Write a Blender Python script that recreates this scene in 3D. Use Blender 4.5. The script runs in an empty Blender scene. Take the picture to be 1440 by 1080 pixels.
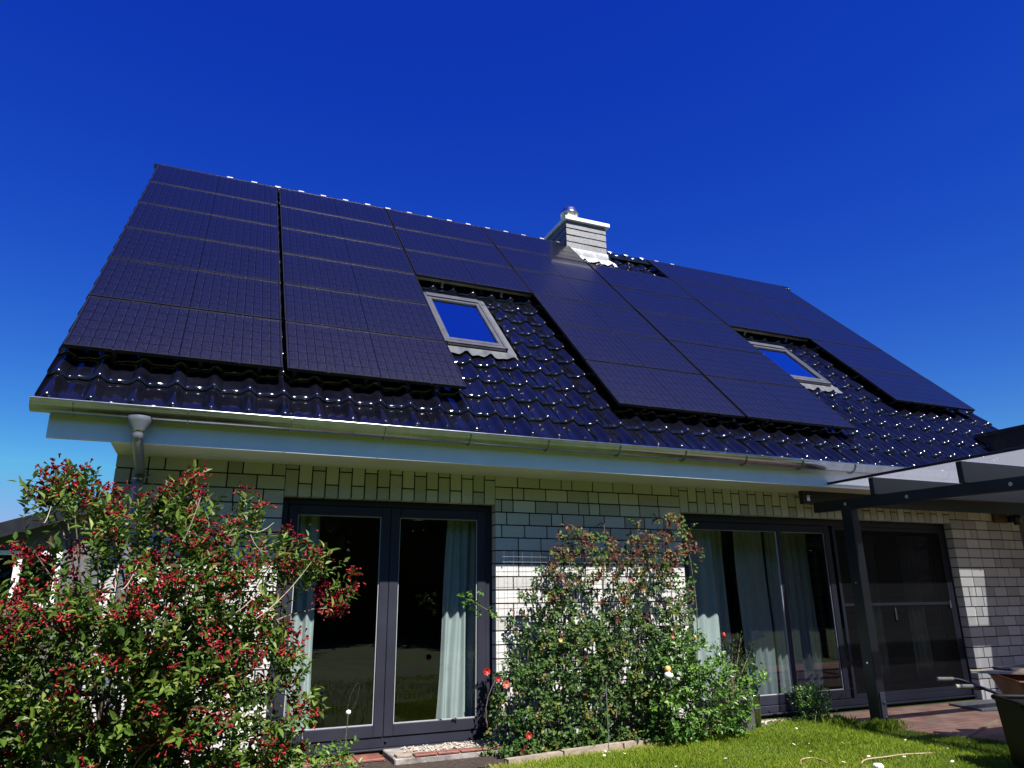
import bpy, math, random
import numpy as np
from mathutils import Matrix, Vector

random.seed(7)
rng = np.random.default_rng(11)
S = bpy.context.scene
COL = S.collection
R = math.radians

# ------------------------------------------------------------------ camera, sky, sun, exposure
HC = 1.32
YAW, PITCH, ROLL, FPX = R(22.998), R(16.616), R(-0.614), 1003.58
def cam_axes():
    fw = np.array([math.sin(YAW)*math.cos(PITCH), math.cos(YAW)*math.cos(PITCH), math.sin(PITCH)])
    rt = np.array([math.cos(YAW), -math.sin(YAW), 0.0])
    up = np.cross(rt, fw)
    return rt*math.cos(ROLL)+up*math.sin(ROLL), -rt*math.sin(ROLL)+up*math.cos(ROLL), fw
RT, UP, FW = cam_axes()
cd = bpy.data.cameras.new('camera')
cam = bpy.data.objects.new('camera', cd); COL.objects.link(cam)
cd.sensor_width = 36.0; cd.lens = 36.0*FPX/1440.0
cd.clip_start = 0.05; cd.clip_end = 3000
cam.matrix_world = Matrix(((RT[0], UP[0], -FW[0], 0), (RT[1], UP[1], -FW[1], 0), (RT[2], UP[2], -FW[2], HC), (0, 0, 0, 1)))
S.camera = cam
def at(a, b, Y=None, Z=None):
    """survey helper: the point seen at photo position (a, b) at facade distance Y or height Z"""
    d = RT*(a-720)/FPX - UP*(b-540)/FPX + FW
    t = Y/d[1] if Y is not None else (Z-HC)/d[2]
    return np.array([0, 0, HC]) + d*t

SUN = np.array([0.15, -0.736, 1.0]); SUN = SUN/np.linalg.norm(SUN)
sun_el = math.asin(SUN[2]); sun_az = math.atan2(SUN[0], SUN[1])
W = bpy.data.worlds.new('World'); S.world = W; W.use_nodes = True
nt = W.node_tree; nt.nodes.clear()
sky = nt.nodes.new('ShaderNodeTexSky'); sky.sky_type = 'NISHITA'; sky.sun_disc = False
sky.sun_elevation = sun_el; sky.sun_rotation = sun_az; sky.altitude = 200; sky.air_density = 1.0; sky.dust_density = 0.15; sky.ozone_density = 3.0
hs = nt.nodes.new('ShaderNodeHueSaturation'); hs.inputs['Saturation'].default_value = 1.42; hs.inputs['Hue'].default_value = 0.508
bg = nt.nodes.new('ShaderNodeBackground'); bg.inputs['Strength'].default_value = 0.06
wo = nt.nodes.new('ShaderNodeOutputWorld')
spx = nt.nodes.new('ShaderNodeSeparateColor'); cmb = nt.nodes.new('ShaderNodeCombineColor')
def wm(op, a, b):
    x = nt.nodes.new('ShaderNodeMath'); x.operation = op; x.use_clamp = False
    if isinstance(a, float): x.inputs[0].default_value = a
    else: nt.links.new(a, x.inputs[0])
    x.inputs[1].default_value = b
    return x.outputs[0]
nt.links.new(sky.outputs[0], hs.inputs['Color']); nt.links.new(hs.outputs[0], spx.inputs[0])
EXPO = 1.0; SKYK = 1/(.06*2**EXPO)     # deep polarised blue: green falls off faster than blue towards the zenith
for ch, (k, p, add) in enumerate(((.95, 1.04, .0045), (2.36, 1.47, 0.0), (1.10, .62, 0.0))):
    y = wm('POWER', wm('MAXIMUM', wm('MULTIPLY', spx.outputs[ch], .0878), 0.0), p)
    y = wm('ADD', wm('MULTIPLY', y, k), add)
    if ch == 1: y = wm('MINIMUM', y, .46)
    if ch == 2: y = wm('MINIMUM', y, .80)
    nt.links.new(wm('MULTIPLY', y, SKYK), cmb.inputs[ch])
nt.links.new(cmb.outputs[0], bg.inputs[0]); nt.links.new(bg.outputs[0], wo.inputs[0])
sl = bpy.data.lights.new('sun', 'SUN'); sl.energy = 5.0; sl.angle = R(0.5); sl.color = (1.0, 0.955, 0.89)
so = bpy.data.objects.new('sun', sl); COL.objects.link(so)
so.rotation_euler = Vector(SUN).to_track_quat('Z', 'Y').to_euler(); so.location = (3, -8, 12)
S.view_settings.view_transform = 'Standard'; S.view_settings.look = 'None'
S.view_settings.exposure = EXPO; S.view_settings.gamma = 1.0
try:
    S.cycles.max_bounces = 10; S.cycles.transparent_max_bounces = 24; S.cycles.caustics_reflective = False; S.cycles.caustics_refractive = False
except Exception: pass

# ------------------------------------------------------------------ materials
def mat(name, col=(.5, .5, .5), rough=.6, metal=0.0, var=0.0, scale=8.0, bump=0.0, bscale=60.0, spec=0.5, coat=0.0, coat_rough=0.05, col2=None, detail=6):
    m = bpy.data.materials.new(name); m.use_nodes = True
    n = m.node_tree.nodes; l = m.node_tree.links; b = n['Principled BSDF']
    b.inputs['Base Color'].default_value = (*col, 1); b.inputs['Roughness'].default_value = rough
    b.inputs['Metallic'].default_value = metal; b.inputs['Specular IOR Level'].default_value = spec
    b.inputs['Coat Weight'].default_value = coat; b.inputs['Coat Roughness'].default_value = coat_rough
    tc = n.new('ShaderNodeTexCoord')
    if var or col2:
        t = n.new('ShaderNodeTexNoise'); t.inputs['Scale'].default_value = scale; t.inputs['Detail'].default_value = detail
        l.new(tc.outputs['Object'], t.inputs['Vector'])
        r = n.new('ShaderNodeValToRGB'); r.color_ramp.elements[0].position = .32; r.color_ramp.elements[1].position = .68
        a = tuple(c*(1-var) for c in col); z = col2 if col2 else tuple(min(1, c*(1+var)) for c in col)
        r.color_ramp.elements[0].color = (*a, 1); r.color_ramp.elements[1].color = (*z, 1)
        l.new(t.outputs['Fac'], r.inputs['Fac']); l.new(r.outputs['Color'], b.inputs['Base Color'])
        mr = n.new('ShaderNodeMapRange'); mr.inputs['To Min'].default_value = max(0, rough*.8); mr.inputs['To Max'].default_value = min(1, rough*1.2)
        l.new(t.outputs['Fac'], mr.inputs['Value']); l.new(mr.outputs[0], b.inputs['Roughness'])
    if bump:
        t2 = n.new('ShaderNodeTexNoise'); t2.inputs['Scale'].default_value = bscale; t2.inputs['Detail'].default_value = 5
        l.new(tc.outputs['Object'], t2.inputs['Vector'])
        bp = n.new('ShaderNodeBump'); bp.inputs['Strength'].default_value = bump; bp.inputs['Distance'].default_value = .01
        l.new(t2.outputs['Fac'], bp.inputs['Height']); l.new(bp.outputs[0], b.inputs['Normal'])
    return m

def tone_mat(name, stops, rough=.5, transl=0.0, spec=.4, bump=0, bscale=50, noise=0.0, nscale=30):
    """colour picked per face from the mesh's own 'tone' value (pigment differences leaf to leaf, brick to brick)"""
    m = bpy.data.materials.new(name); m.use_nodes = True
    n = m.node_tree.nodes; l = m.node_tree.links; b = n['Principled BSDF']
    a = n.new('ShaderNodeAttribute'); a.attribute_name = 'tone'
    r = n.new('ShaderNodeValToRGB'); cr = r.color_ramp
    while len(cr.elements) < len(stops): cr.elements.new(0.5)
    for e, (p, c) in zip(cr.elements, stops): e.position = p; e.color = (*c, 1)
    src = a.outputs['Fac']
    tc = n.new('ShaderNodeTexCoord')
    if noise:
        t = n.new('ShaderNodeTexNoise'); t.inputs['Scale'].default_value = nscale; t.inputs['Detail'].default_value = 6
        l.new(tc.outputs['Object'], t.inputs['Vector'])
        s1 = n.new('ShaderNodeMath'); s1.operation = 'SUBTRACT'; s1.inputs[1].default_value = .5; l.new(t.outputs['Fac'], s1.inputs[0])
        s2 = n.new('ShaderNodeMath'); s2.operation = 'MULTIPLY_ADD'; s2.inputs[1].default_value = noise; l.new(s1.outputs[0], s2.inputs[0]); l.new(src, s2.inputs[2])
        src = s2.outputs[0]
    l.new(src, r.inputs['Fac']); l.new(r.outputs['Color'], b.inputs['Base Color'])
    b.inputs['Roughness'].default_value = rough; b.inputs['Specular IOR Level'].default_value = spec
    if bump:
        t2 = n.new('ShaderNodeTexNoise'); t2.inputs['Scale'].default_value = bscale; t2.inputs['Detail'].default_value = 6
        l.new(tc.outputs['Object'], t2.inputs['Vector'])
        bp = n.new('ShaderNodeBump'); bp.inputs['Strength'].default_value = bump; bp.inputs['Distance'].default_value = .006
        l.new(t2.outputs['Fac'], bp.inputs['Height']); l.new(bp.outputs[0], b.inputs['Normal'])
    if transl:
        tr = n.new('ShaderNodeBsdfTranslucent'); l.new(r.outputs['Color'], tr.inputs['Color'])
        mx = n.new('ShaderNodeMixShader'); mx.inputs[0].default_value = transl
        l.new(b.outputs[0], mx.inputs[1]); l.new(tr.outputs[0], mx.inputs[2]); l.new(mx.outputs[0], n['Material Output'].inputs[0])
    return m

def glass_mat(name, tint=(.75, .8, .78), boost=1.0, rough=0.0, gcol=(1, 1, 1), milky=0.0, mcol=(.6, .65, .7), base=0.0):
    m = bpy.data.materials.new(name); m.use_nodes = True
    n = m.node_tree.nodes; l = m.node_tree.links; n.remove(n['Principled BSDF'])
    t = n.new('ShaderNodeBsdfTransparent'); t.inputs[0].default_value = (*tint, 1)
    g = n.new('ShaderNodeBsdfGlossy'); g.inputs['Roughness'].default_value = rough; g.inputs['Color'].default_value = (*gcol, 1)
    lw = n.new('ShaderNodeLayerWeight'); lw.inputs['Blend'].default_value = .5      # Schlick reflectance, the same from both sides
    f5 = n.new('ShaderNodeMath'); f5.operation = 'POWER'; f5.inputs[1].default_value = 5.0; l.new(lw.outputs['Facing'], f5.inputs[0])
    f = n.new('ShaderNodeMath'); f.operation = 'MULTIPLY_ADD'; f.inputs[1].default_value = .95; f.inputs[2].default_value = .05; l.new(f5.outputs[0], f.inputs[0])
    mu = n.new('ShaderNodeMath'); mu.operation = 'MULTIPLY_ADD'; mu.use_clamp = True; mu.inputs[1].default_value = boost; mu.inputs[2].default_value = base
    l.new(f.outputs[0], mu.inputs[0])
    mx = n.new('ShaderNodeMixShader'); l.new(mu.outputs[0], mx.inputs[0])
    body = t
    if milky:
        d = n.new('ShaderNodeBsdfDiffuse'); d.inputs[0].default_value = (*mcol, 1)
        tr = n.new('ShaderNodeBsdfTranslucent'); tr.inputs[0].default_value = (*mcol, 1)
        a = n.new('ShaderNodeMixShader'); a.inputs[0].default_value = .5; l.new(d.outputs[0], a.inputs[1]); l.new(tr.outputs[0], a.inputs[2])
        body = n.new('ShaderNodeMixShader'); body.inputs[0].default_value = milky; l.new(t.outputs[0], body.inputs[1]); l.new(a.outputs[0], body.inputs[2])
    l.new(body.outputs[0], mx.inputs[1]); l.new(g.outputs[0], mx.inputs[2])
    l.new(mx.outputs[0], n['Material Output'].inputs[0])
    return m

M = {}
M['brick'] = tone_mat('pale_brick', [(0, (.38, .37, .36)), (.5, (.53, .52, .505)), (1, (.63, .62, .60))], rough=.8, bump=.5, bscale=90, noise=.55, nscale=38)
M['mortar'] = mat('dark_mortar', (.012, .012, .013), .9, var=.3, scale=20)
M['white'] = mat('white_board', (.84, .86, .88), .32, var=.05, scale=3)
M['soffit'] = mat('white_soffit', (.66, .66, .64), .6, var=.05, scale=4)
M['zinc'] = mat('zinc', (.36, .385, .41), .22, metal=1, var=.12, scale=9, bump=.08, bscale=14)
M['zincw'] = mat('weathered_zinc', (.20, .215, .25), .48, metal=.6, var=.18, scale=7)
M['lead'] = mat('pale_flashing', (.52, .52, .52), .45, metal=.3, var=.12, scale=12, bump=.3, bscale=25)
M['pipe'] = mat('zinc_pipe', (.24, .26, .31), .42, metal=.55, var=.15, scale=6)
M['flash'] = mat('grey_flashing', (.075, .08, .09), .6, var=.15, scale=10, bump=.15, bscale=30)
M['tile'] = mat('glazed_tile', (.0042, .0044, .0085), .085, var=.35, scale=5, spec=.6, coat=.3, coat_rough=.03, bump=.03, bscale=18)
M['under'] = mat('roof_underlay', (.03, .03, .033), .8, var=.2)
M['frame'] = mat('anthracite_frame', (.020, .0215, .034), .5, var=.12, scale=3, bump=.03, bscale=120, spec=.25)
M['seal'] = mat('glass_seal', (.36, .37, .39), .5, var=.1)
M['black'] = mat('black_metal', (.012, .012, .014), .35, var=.2, scale=6)
M['blackalu'] = mat('black_aluminium', (.042, .042, .042), .36, metal=.8, var=.15, scale=4)
M['steel'] = mat('steel', (.7, .7, .7), .22, metal=1, var=.1, scale=20)
M['rail'] = mat('dull_rail', (.30, .27, .21), .42, metal=.85, var=.2, scale=5)
M['alu'] = mat('grey_aluminium', (.065, .068, .080), .5, metal=.2, var=.12, scale=6)
M['slate'] = mat('slate_cladding', (.125, .13, .14), .55, var=.3, scale=26, bump=.5, bscale=60, spec=.7)
M['glass'] = glass_mat('window_glass', (.80, .86, .84), 1.25)
M['skyglass'] = glass_mat('roof_window_glass', (.10, .12, .16), 1.0, gcol=(.9, .95, 1.0), base=.8)
M['milky'] = glass_mat('pergola_glass', (.90, .93, .96), .35, .05, milky=.36, mcol=(.68, .69, .76))
M['curtain'] = mat('sheer_curtain', (.37, .41, .42), .85, var=.06, scale=5, bump=.2, bscale=160)
M['screen'] = glass_mat('insect_screen', (.30, .30, .31), 0.15, .5, milky=.28, mcol=(.05, .05, .055))
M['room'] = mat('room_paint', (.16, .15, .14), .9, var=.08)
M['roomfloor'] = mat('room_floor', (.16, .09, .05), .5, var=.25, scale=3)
M['wood'] = mat('dark_wood', (.10, .055, .028), .5, var=.3, scale=9)
M['pergola'] = mat('anthracite_pergola', (.011, .012, .016), .40, var=.2, scale=5, bump=.05, bscale=90)
M['pine'] = mat('pale_planks', (.55, .45, .31), .7, var=.22, scale=14, bump=.3, bscale=40)
M['copper'] = mat('rusty_tray', (.20, .085, .035), .5, var=.4, scale=9, metal=.2, bump=.2)
M['rubber'] = mat('black_plastic', (.004, .0035, .0035), .55, spec=.15, var=.25, scale=7)
M['grip'] = mat('worn_grip', (.22, .20, .17), .6, var=.2, scale=30)
M['concrete'] = mat('weathered_concrete', (.20, .175, .155), .85, var=.35, scale=9, bump=.7, bscale=45, col2=(.34, .31, .29))
M['kerb'] = mat('edging_concrete', (.27, .22, .17), .85, var=.3, scale=12, bump=.6, bscale=50)
M['redtile'] = mat('red_brown_tile', (.20, .075, .055), .5, var=.3, scale=14, bump=.2)
M['gravel'] = tone_mat('pale_gravel', [(0, (.20, .15, .12)), (.5, (.36, .31, .25)), (1, (.55, .50, .44))], rough=.85)
M['soil'] = mat('bed_soil', (.035, .024, .016), .95, var=.5, scale=25, bump=1, bscale=60)
M['rattan'] = None
M['stem'] = mat('woody_stem', (.16, .12, .085), .8, var=.35, scale=30, bump=.4)
M['twig'] = mat('grey_twig', (.34, .29, .24), .8, var=.25, scale=30)
M['leafw'] = tone_mat('weigela_leaf', [(0, (.09, .045, .018)), (.16, (.055, .075, .016)), (.30, (.036, .082, .012)), (.55, (.08, .145, .018)), (.8, (.15, .225, .032)), (1, (.26, .28, .07))], rough=.5, transl=.30, spec=.3)
M['flower'] = tone_mat('crimson_flower', [(0, (.09, .004, .007)), (.6, (.25, .008, .015)), (1, (.42, .035, .035))], rough=.5, transl=.2)
M['leafr'] = tone_mat('rose_leaf', [(0, (.012, .035, .008)), (.3, (.04, .10, .018)), (.52, (.10, .17, .035)), (.62, (.16, .15, .03)), (.76, (.14, .055, .022)), (1, (.075, .018, .014))], rough=.5, transl=.28, spec=.3)
M['leafb'] = tone_mat('bright_leaf', [(0, (.035, .095, .012)), (.5, (.085, .20, .024)), (1, (.20, .33, .05))], rough=.4, transl=.32, spec=.5)
M['leafc'] = tone_mat('conifer_leaf', [(0, (.010, .026, .010)), (.6, (.026, .055, .014)), (1, (.07, .08, .02))], rough=.6, transl=.1)
M['hedge'] = tone_mat('hedge_leaf', [(0, (.012, .03, .008)), (1, (.04, .075, .016))], rough=.5, transl=.15)
M['grass'] = tone_mat('grass_blade', [(0, (.08, .15, .014)), (.45, (.21, .31, .02)), (.8, (.34, .40, .04)), (1, (.52, .45, .17))], rough=.5, transl=.38, spec=.35)
M['bloom'] = mat('red_bloom', (.42, .02, .015), .5, var=.3, scale=60)
M['salmon'] = mat('salmon_bloom', (.52, .14, .09), .5, var=.3, scale=60)
M['peach'] = mat('peach_bloom', (.75, .42, .14), .5, var=.3, scale=60)
M['petal'] = mat('white_petal', (.82, .82, .80), .6, var=.04)
M['yolk'] = mat('daisy_centre', (.65, .42, .04), .6, var=.1)
M['hose'] = mat('tan_hose', (.38, .27, .17), .5, var=.15, scale=10)
M['mesh'] = mat('galvanised_wire', (.30, .31, .32), .45, metal=.7, var=.1)
M['nwall'] = mat('neighbour_wall', (.11, .11, .115), .85, var=.2, scale=4, bump=.4, bscale=12)
M['nroof'] = mat('neighbour_roof', (.075, .072, .075), .6, var=.25, scale=6)
M['wpaint'] = mat('white_paint', (.78, .78, .78), .5, var=.03)
M['clear'] = glass_mat('clear_ornament', (.9, .92, .92), 1.6, .02)

def rattan():
    m = mat('rattan_weave', (.05, .047, .048), .55)
    n = m.node_tree.nodes; l = m.node_tree.links
    tc = n.new('ShaderNodeTexCoord'); w = n.new('ShaderNodeTexChecker'); w.inputs['Scale'].default_value = 95
    w.inputs['Color1'].default_value = (.13, .125, .125, 1); w.inputs['Color2'].default_value = (.018, .017, .018, 1)
    l.new(tc.outputs['Object'], w.inputs['Vector']); l.new(w.outputs[0], n['Principled BSDF'].inputs['Base Color'])
    bp = n.new('ShaderNodeBump'); bp.inputs['Strength'].default_value = .8; bp.inputs['Distance'].default_value = .004
    l.new(w.outputs['Fac'], bp.inputs['Height']); l.new(bp.outputs[0], n['Principled BSDF'].inputs['Normal'])
    return m
M['rattan'] = rattan()

def cell_mat():
    m = bpy.data.materials.new('solar_cells'); m.use_nodes = True
    n = m.node_tree.nodes; l = m.node_tree.links; b = n['Principled BSDF']
    tc = n.new('ShaderNodeTexCoord'); sp = n.new('ShaderNodeSeparateXYZ'); l.new(tc.outputs['Object'], sp.inputs[0])
    def mth(op, a, bb=None, c=None):
        x = n.new('ShaderNodeMath'); x.operation = op
        for i, v in enumerate((a, bb, c)):
            if v is None: continue
            if isinstance(v, (int, float)): x.inputs[i].default_value = v
            else: l.new(v, x.inputs[i])
        return x.outputs[0]
    def lines(coord, pitch, off, half):        # 1 on a line, 0 between
        q = mth('MODULO', mth('ADD', coord, off+pitch*40), pitch)
        d = mth('ABSOLUTE', mth('SUBTRACT', q, pitch/2))
        return mth('GREATER_THAN', d, pitch/2-half)
    gx = lines(sp.outputs[0], .0826, -.0190, .0034); gy = lines(sp.outputs[1], .1622, -.0085, .0036)
    mid = mth('LESS_THAN', mth('ABSOLUTE', mth('SUBTRACT', sp.outputs[0], .845)), .0065)
    gap = mth('MAXIMUM', mth('MAXIMUM', gx, gy), mid)
    bus = lines(sp.outputs[1], .1622/9, 0.004, .0006)
    glint_dash = mth('MULTIPLY', lines(sp.outputs[0], .0826, -.010, .0035), mth('GREATER_THAN', mth('ABSOLUTE', mth('SUBTRACT', mth('MODULO', mth('ADD', sp.outputs[1], mth('MULTIPLY', mth('FLOOR', mth('MULTIPLY', sp.outputs[0], 12.1)), .053)), .1622), .081)), .035))  # pale broken dashes painted into the cells as busbar glints
    no = n.new('ShaderNodeTexNoise'); no.inputs['Scale'].default_value = 55; no.inputs['Detail'].default_value = 3; l.new(tc.outputs['Object'], no.inputs['Vector'])
    no2 = n.new('ShaderNodeTexNoise'); no2.inputs['Scale'].default_value = 420; no2.inputs['Detail'].default_value = 2; l.new(tc.outputs['Object'], no2.inputs['Vector'])
    r = n.new('ShaderNodeValToRGB'); r.color_ramp.elements[0].color = (.0016, .0018, .0056, 1); r.color_ramp.elements[1].color = (.0030, .0032, .0090, 1)
    r.color_ramp.elements[0].position = .3; r.color_ramp.elements[1].position = .7; l.new(no.outputs['Fac'], r.inputs['Fac'])
    m1 = n.new('ShaderNodeMix'); m1.data_type = 'RGBA'; l.new(mth('MULTIPLY', bus, .35), m1.inputs[0]); l.new(r.outputs[0], m1.inputs[6]); m1.inputs[7].default_value = (.02, .02, .028, 1)
    m1b = n.new('ShaderNodeMix'); m1b.data_type = 'RGBA'; l.new(mth('MULTIPLY', glint_dash, .16), m1b.inputs[0]); l.new(m1.outputs[2], m1b.inputs[6]); m1b.inputs[7].default_value = (.05, .05, .06, 1)
    m2 = n.new('ShaderNodeMix'); m2.data_type = 'RGBA'; l.new(gap, m2.inputs[0]); l.new(m1b.outputs[2], m2.inputs[6]); m2.inputs[7].default_value = (.0008, .0008, .0014, 1)
    l.new(m2.outputs[2], b.inputs['Base Color'])
    l.new(mth('MULTIPLY_ADD', gap, -.14, mth('MULTIPLY_ADD', no2.outputs['Fac'], .05, .14)), b.inputs['Specular IOR Level'])
    rg = mth('MULTIPLY_ADD', gap, .25, .285); l.new(rg, b.inputs['Roughness'])
    b.inputs['Coat Weight'].default_value = .36; b.inputs['Coat Roughness'].default_value = .07
    bp = n.new('ShaderNodeBump'); bp.inputs['Strength'].default_value = .35; bp.inputs['Distance'].default_value = .002
    l.new(no2.outputs['Fac'], bp.inputs['Height']); l.new(bp.outputs[0], b.inputs['Normal'])
    gl = n.new('ShaderNodeBsdfAnisotropic'); gl.distribution = 'BECKMANN'; gl.inputs['Roughness'].default_value = .475   # matt anti-glare texture of the cover glass
    no3 = n.new('ShaderNodeTexNoise'); no3.inputs['Scale'].default_value = 130; no3.inputs['Detail'].default_value = 3; l.new(tc.outputs['Object'], no3.inputs['Vector'])
    amt = mth('MULTIPLY', mth('MULTIPLY_ADD', gap, -.85, 1.0), mth('MAXIMUM', mth('MULTIPLY_ADD', no3.outputs['Fac'], 3.0, -1.0), .05))
    mc = n.new('ShaderNodeMix'); mc.data_type = 'RGBA'; l.new(amt, mc.inputs[0]); mc.inputs[6].default_value = (0, 0, 0, 1); mc.inputs[7].default_value = (.17, .15, .115, 1)
    l.new(mc.outputs[2], gl.inputs['Color'])
    ad = n.new('ShaderNodeAddShader'); l.new(b.outputs[0], ad.inputs[0]); l.new(gl.outputs[0], ad.inputs[1]); l.new(ad.outputs[0], n['Material Output'].inputs[0])
    return m
M['cells'] = cell_mat()

def ground_mat():
    m = mat('lawn_ground', (.055, .085, .018), .95, var=.45, scale=1.2, bump=1.0, bscale=70, col2=(.085, .13, .025), detail=10)
    return m
M['lawn'] = ground_mat()

def paver_mat():
    m = mat('clinker_paving', (.20, .085, .06), .8)
    n = m.node_tree.nodes; l = m.node_tree.links; tc = n.new('ShaderNodeTexCoord')
    mp = n.new('ShaderNodeMapping'); mp.inputs['Rotation'].default_value = (0, 0, R(0)); l.new(tc.outputs['Object'], mp.inputs[0])
    br = n.new('ShaderNodeTexBrick'); br.inputs['Scale'].default_value = 1; br.inputs['Brick Width'].default_value = .21; br.inputs['Row Height'].default_value = .105
    br.inputs['Mortar Size'].default_value = .005; br.inputs['Color1'].default_value = (.36, .17, .12, 1); br.inputs['Color2'].default_value = (.24, .13, .10, 1); br.inputs['Mortar'].default_value = (.07, .055, .045, 1)
    l.new(mp.outputs[0], br.inputs['Vector'])
    no = n.new('ShaderNodeTexNoise'); no.inputs['Scale'].default_value = 3.5; no.inputs['Detail'].default_value = 9; l.new(tc.outputs['Object'], no.inputs['Vector'])
    rr = n.new('ShaderNodeValToRGB'); rr.color_ramp.elements[0].position = .42; rr.color_ramp.elements[1].position = .66; l.new(no.outputs['Fac'], rr.inputs['Fac'])
    mx = n.new('ShaderNodeMix'); mx.data_type = 'RGBA'; mx.inputs[7].default_value = (.34, .25, .19, 1)
    ml = n.new('ShaderNodeMath'); ml.operation = 'MULTIPLY'; ml.inputs[1].default_value = .6; l.new(rr.outputs[0], ml.inputs[0]); l.new(ml.outputs[0], mx.inputs[0])
    l.new(br.outputs['Color'], mx.inputs[6]); l.new(mx.outputs[2], n['Principled BSDF'].inputs['Base Color'])
    bp = n.new('ShaderNodeBump'); bp.inputs['Strength'].default_value = .6; bp.inputs['Distance'].default_value = .006
    l.new(br.outputs['Fac'], bp.inputs['Height']); bp.invert = True; l.new(bp.outputs[0], n['Principled BSDF'].inputs['Normal'])
    return m
M['paver'] = paver_mat()

def side_brick():
    m = mat('gable_brick', (.45, .44, .42), .85)
    n = m.node_tree.nodes; l = m.node_tree.links; tc = n.new('ShaderNodeTexCoord')
    mp = n.new('ShaderNodeMapping'); mp.inputs['Rotation'].default_value = (R(90), 0, R(90)); l.new(tc.outputs['Object'], mp.inputs[0])
    br = n.new('ShaderNodeTexBrick'); br.inputs['Scale'].default_value = 1; br.inputs['Brick Width'].default_value = .25; br.inputs['Row Height'].default_value = .127
    br.inputs['Mortar Size'].default_value = .006; br.inputs['Color1'].default_value = (.5, .48, .46, 1); br.inputs['Color2'].default_value = (.42, .41, .39, 1); br.inputs['Mortar'].default_value = (.022, .022, .024, 1)
    l.new(mp.outputs[0], br.inputs['Vector']); l.new(br.outputs['Color'], n['Principled BSDF'].inputs['Base Color'])
    return m
M['gable'] = side_brick()

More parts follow.
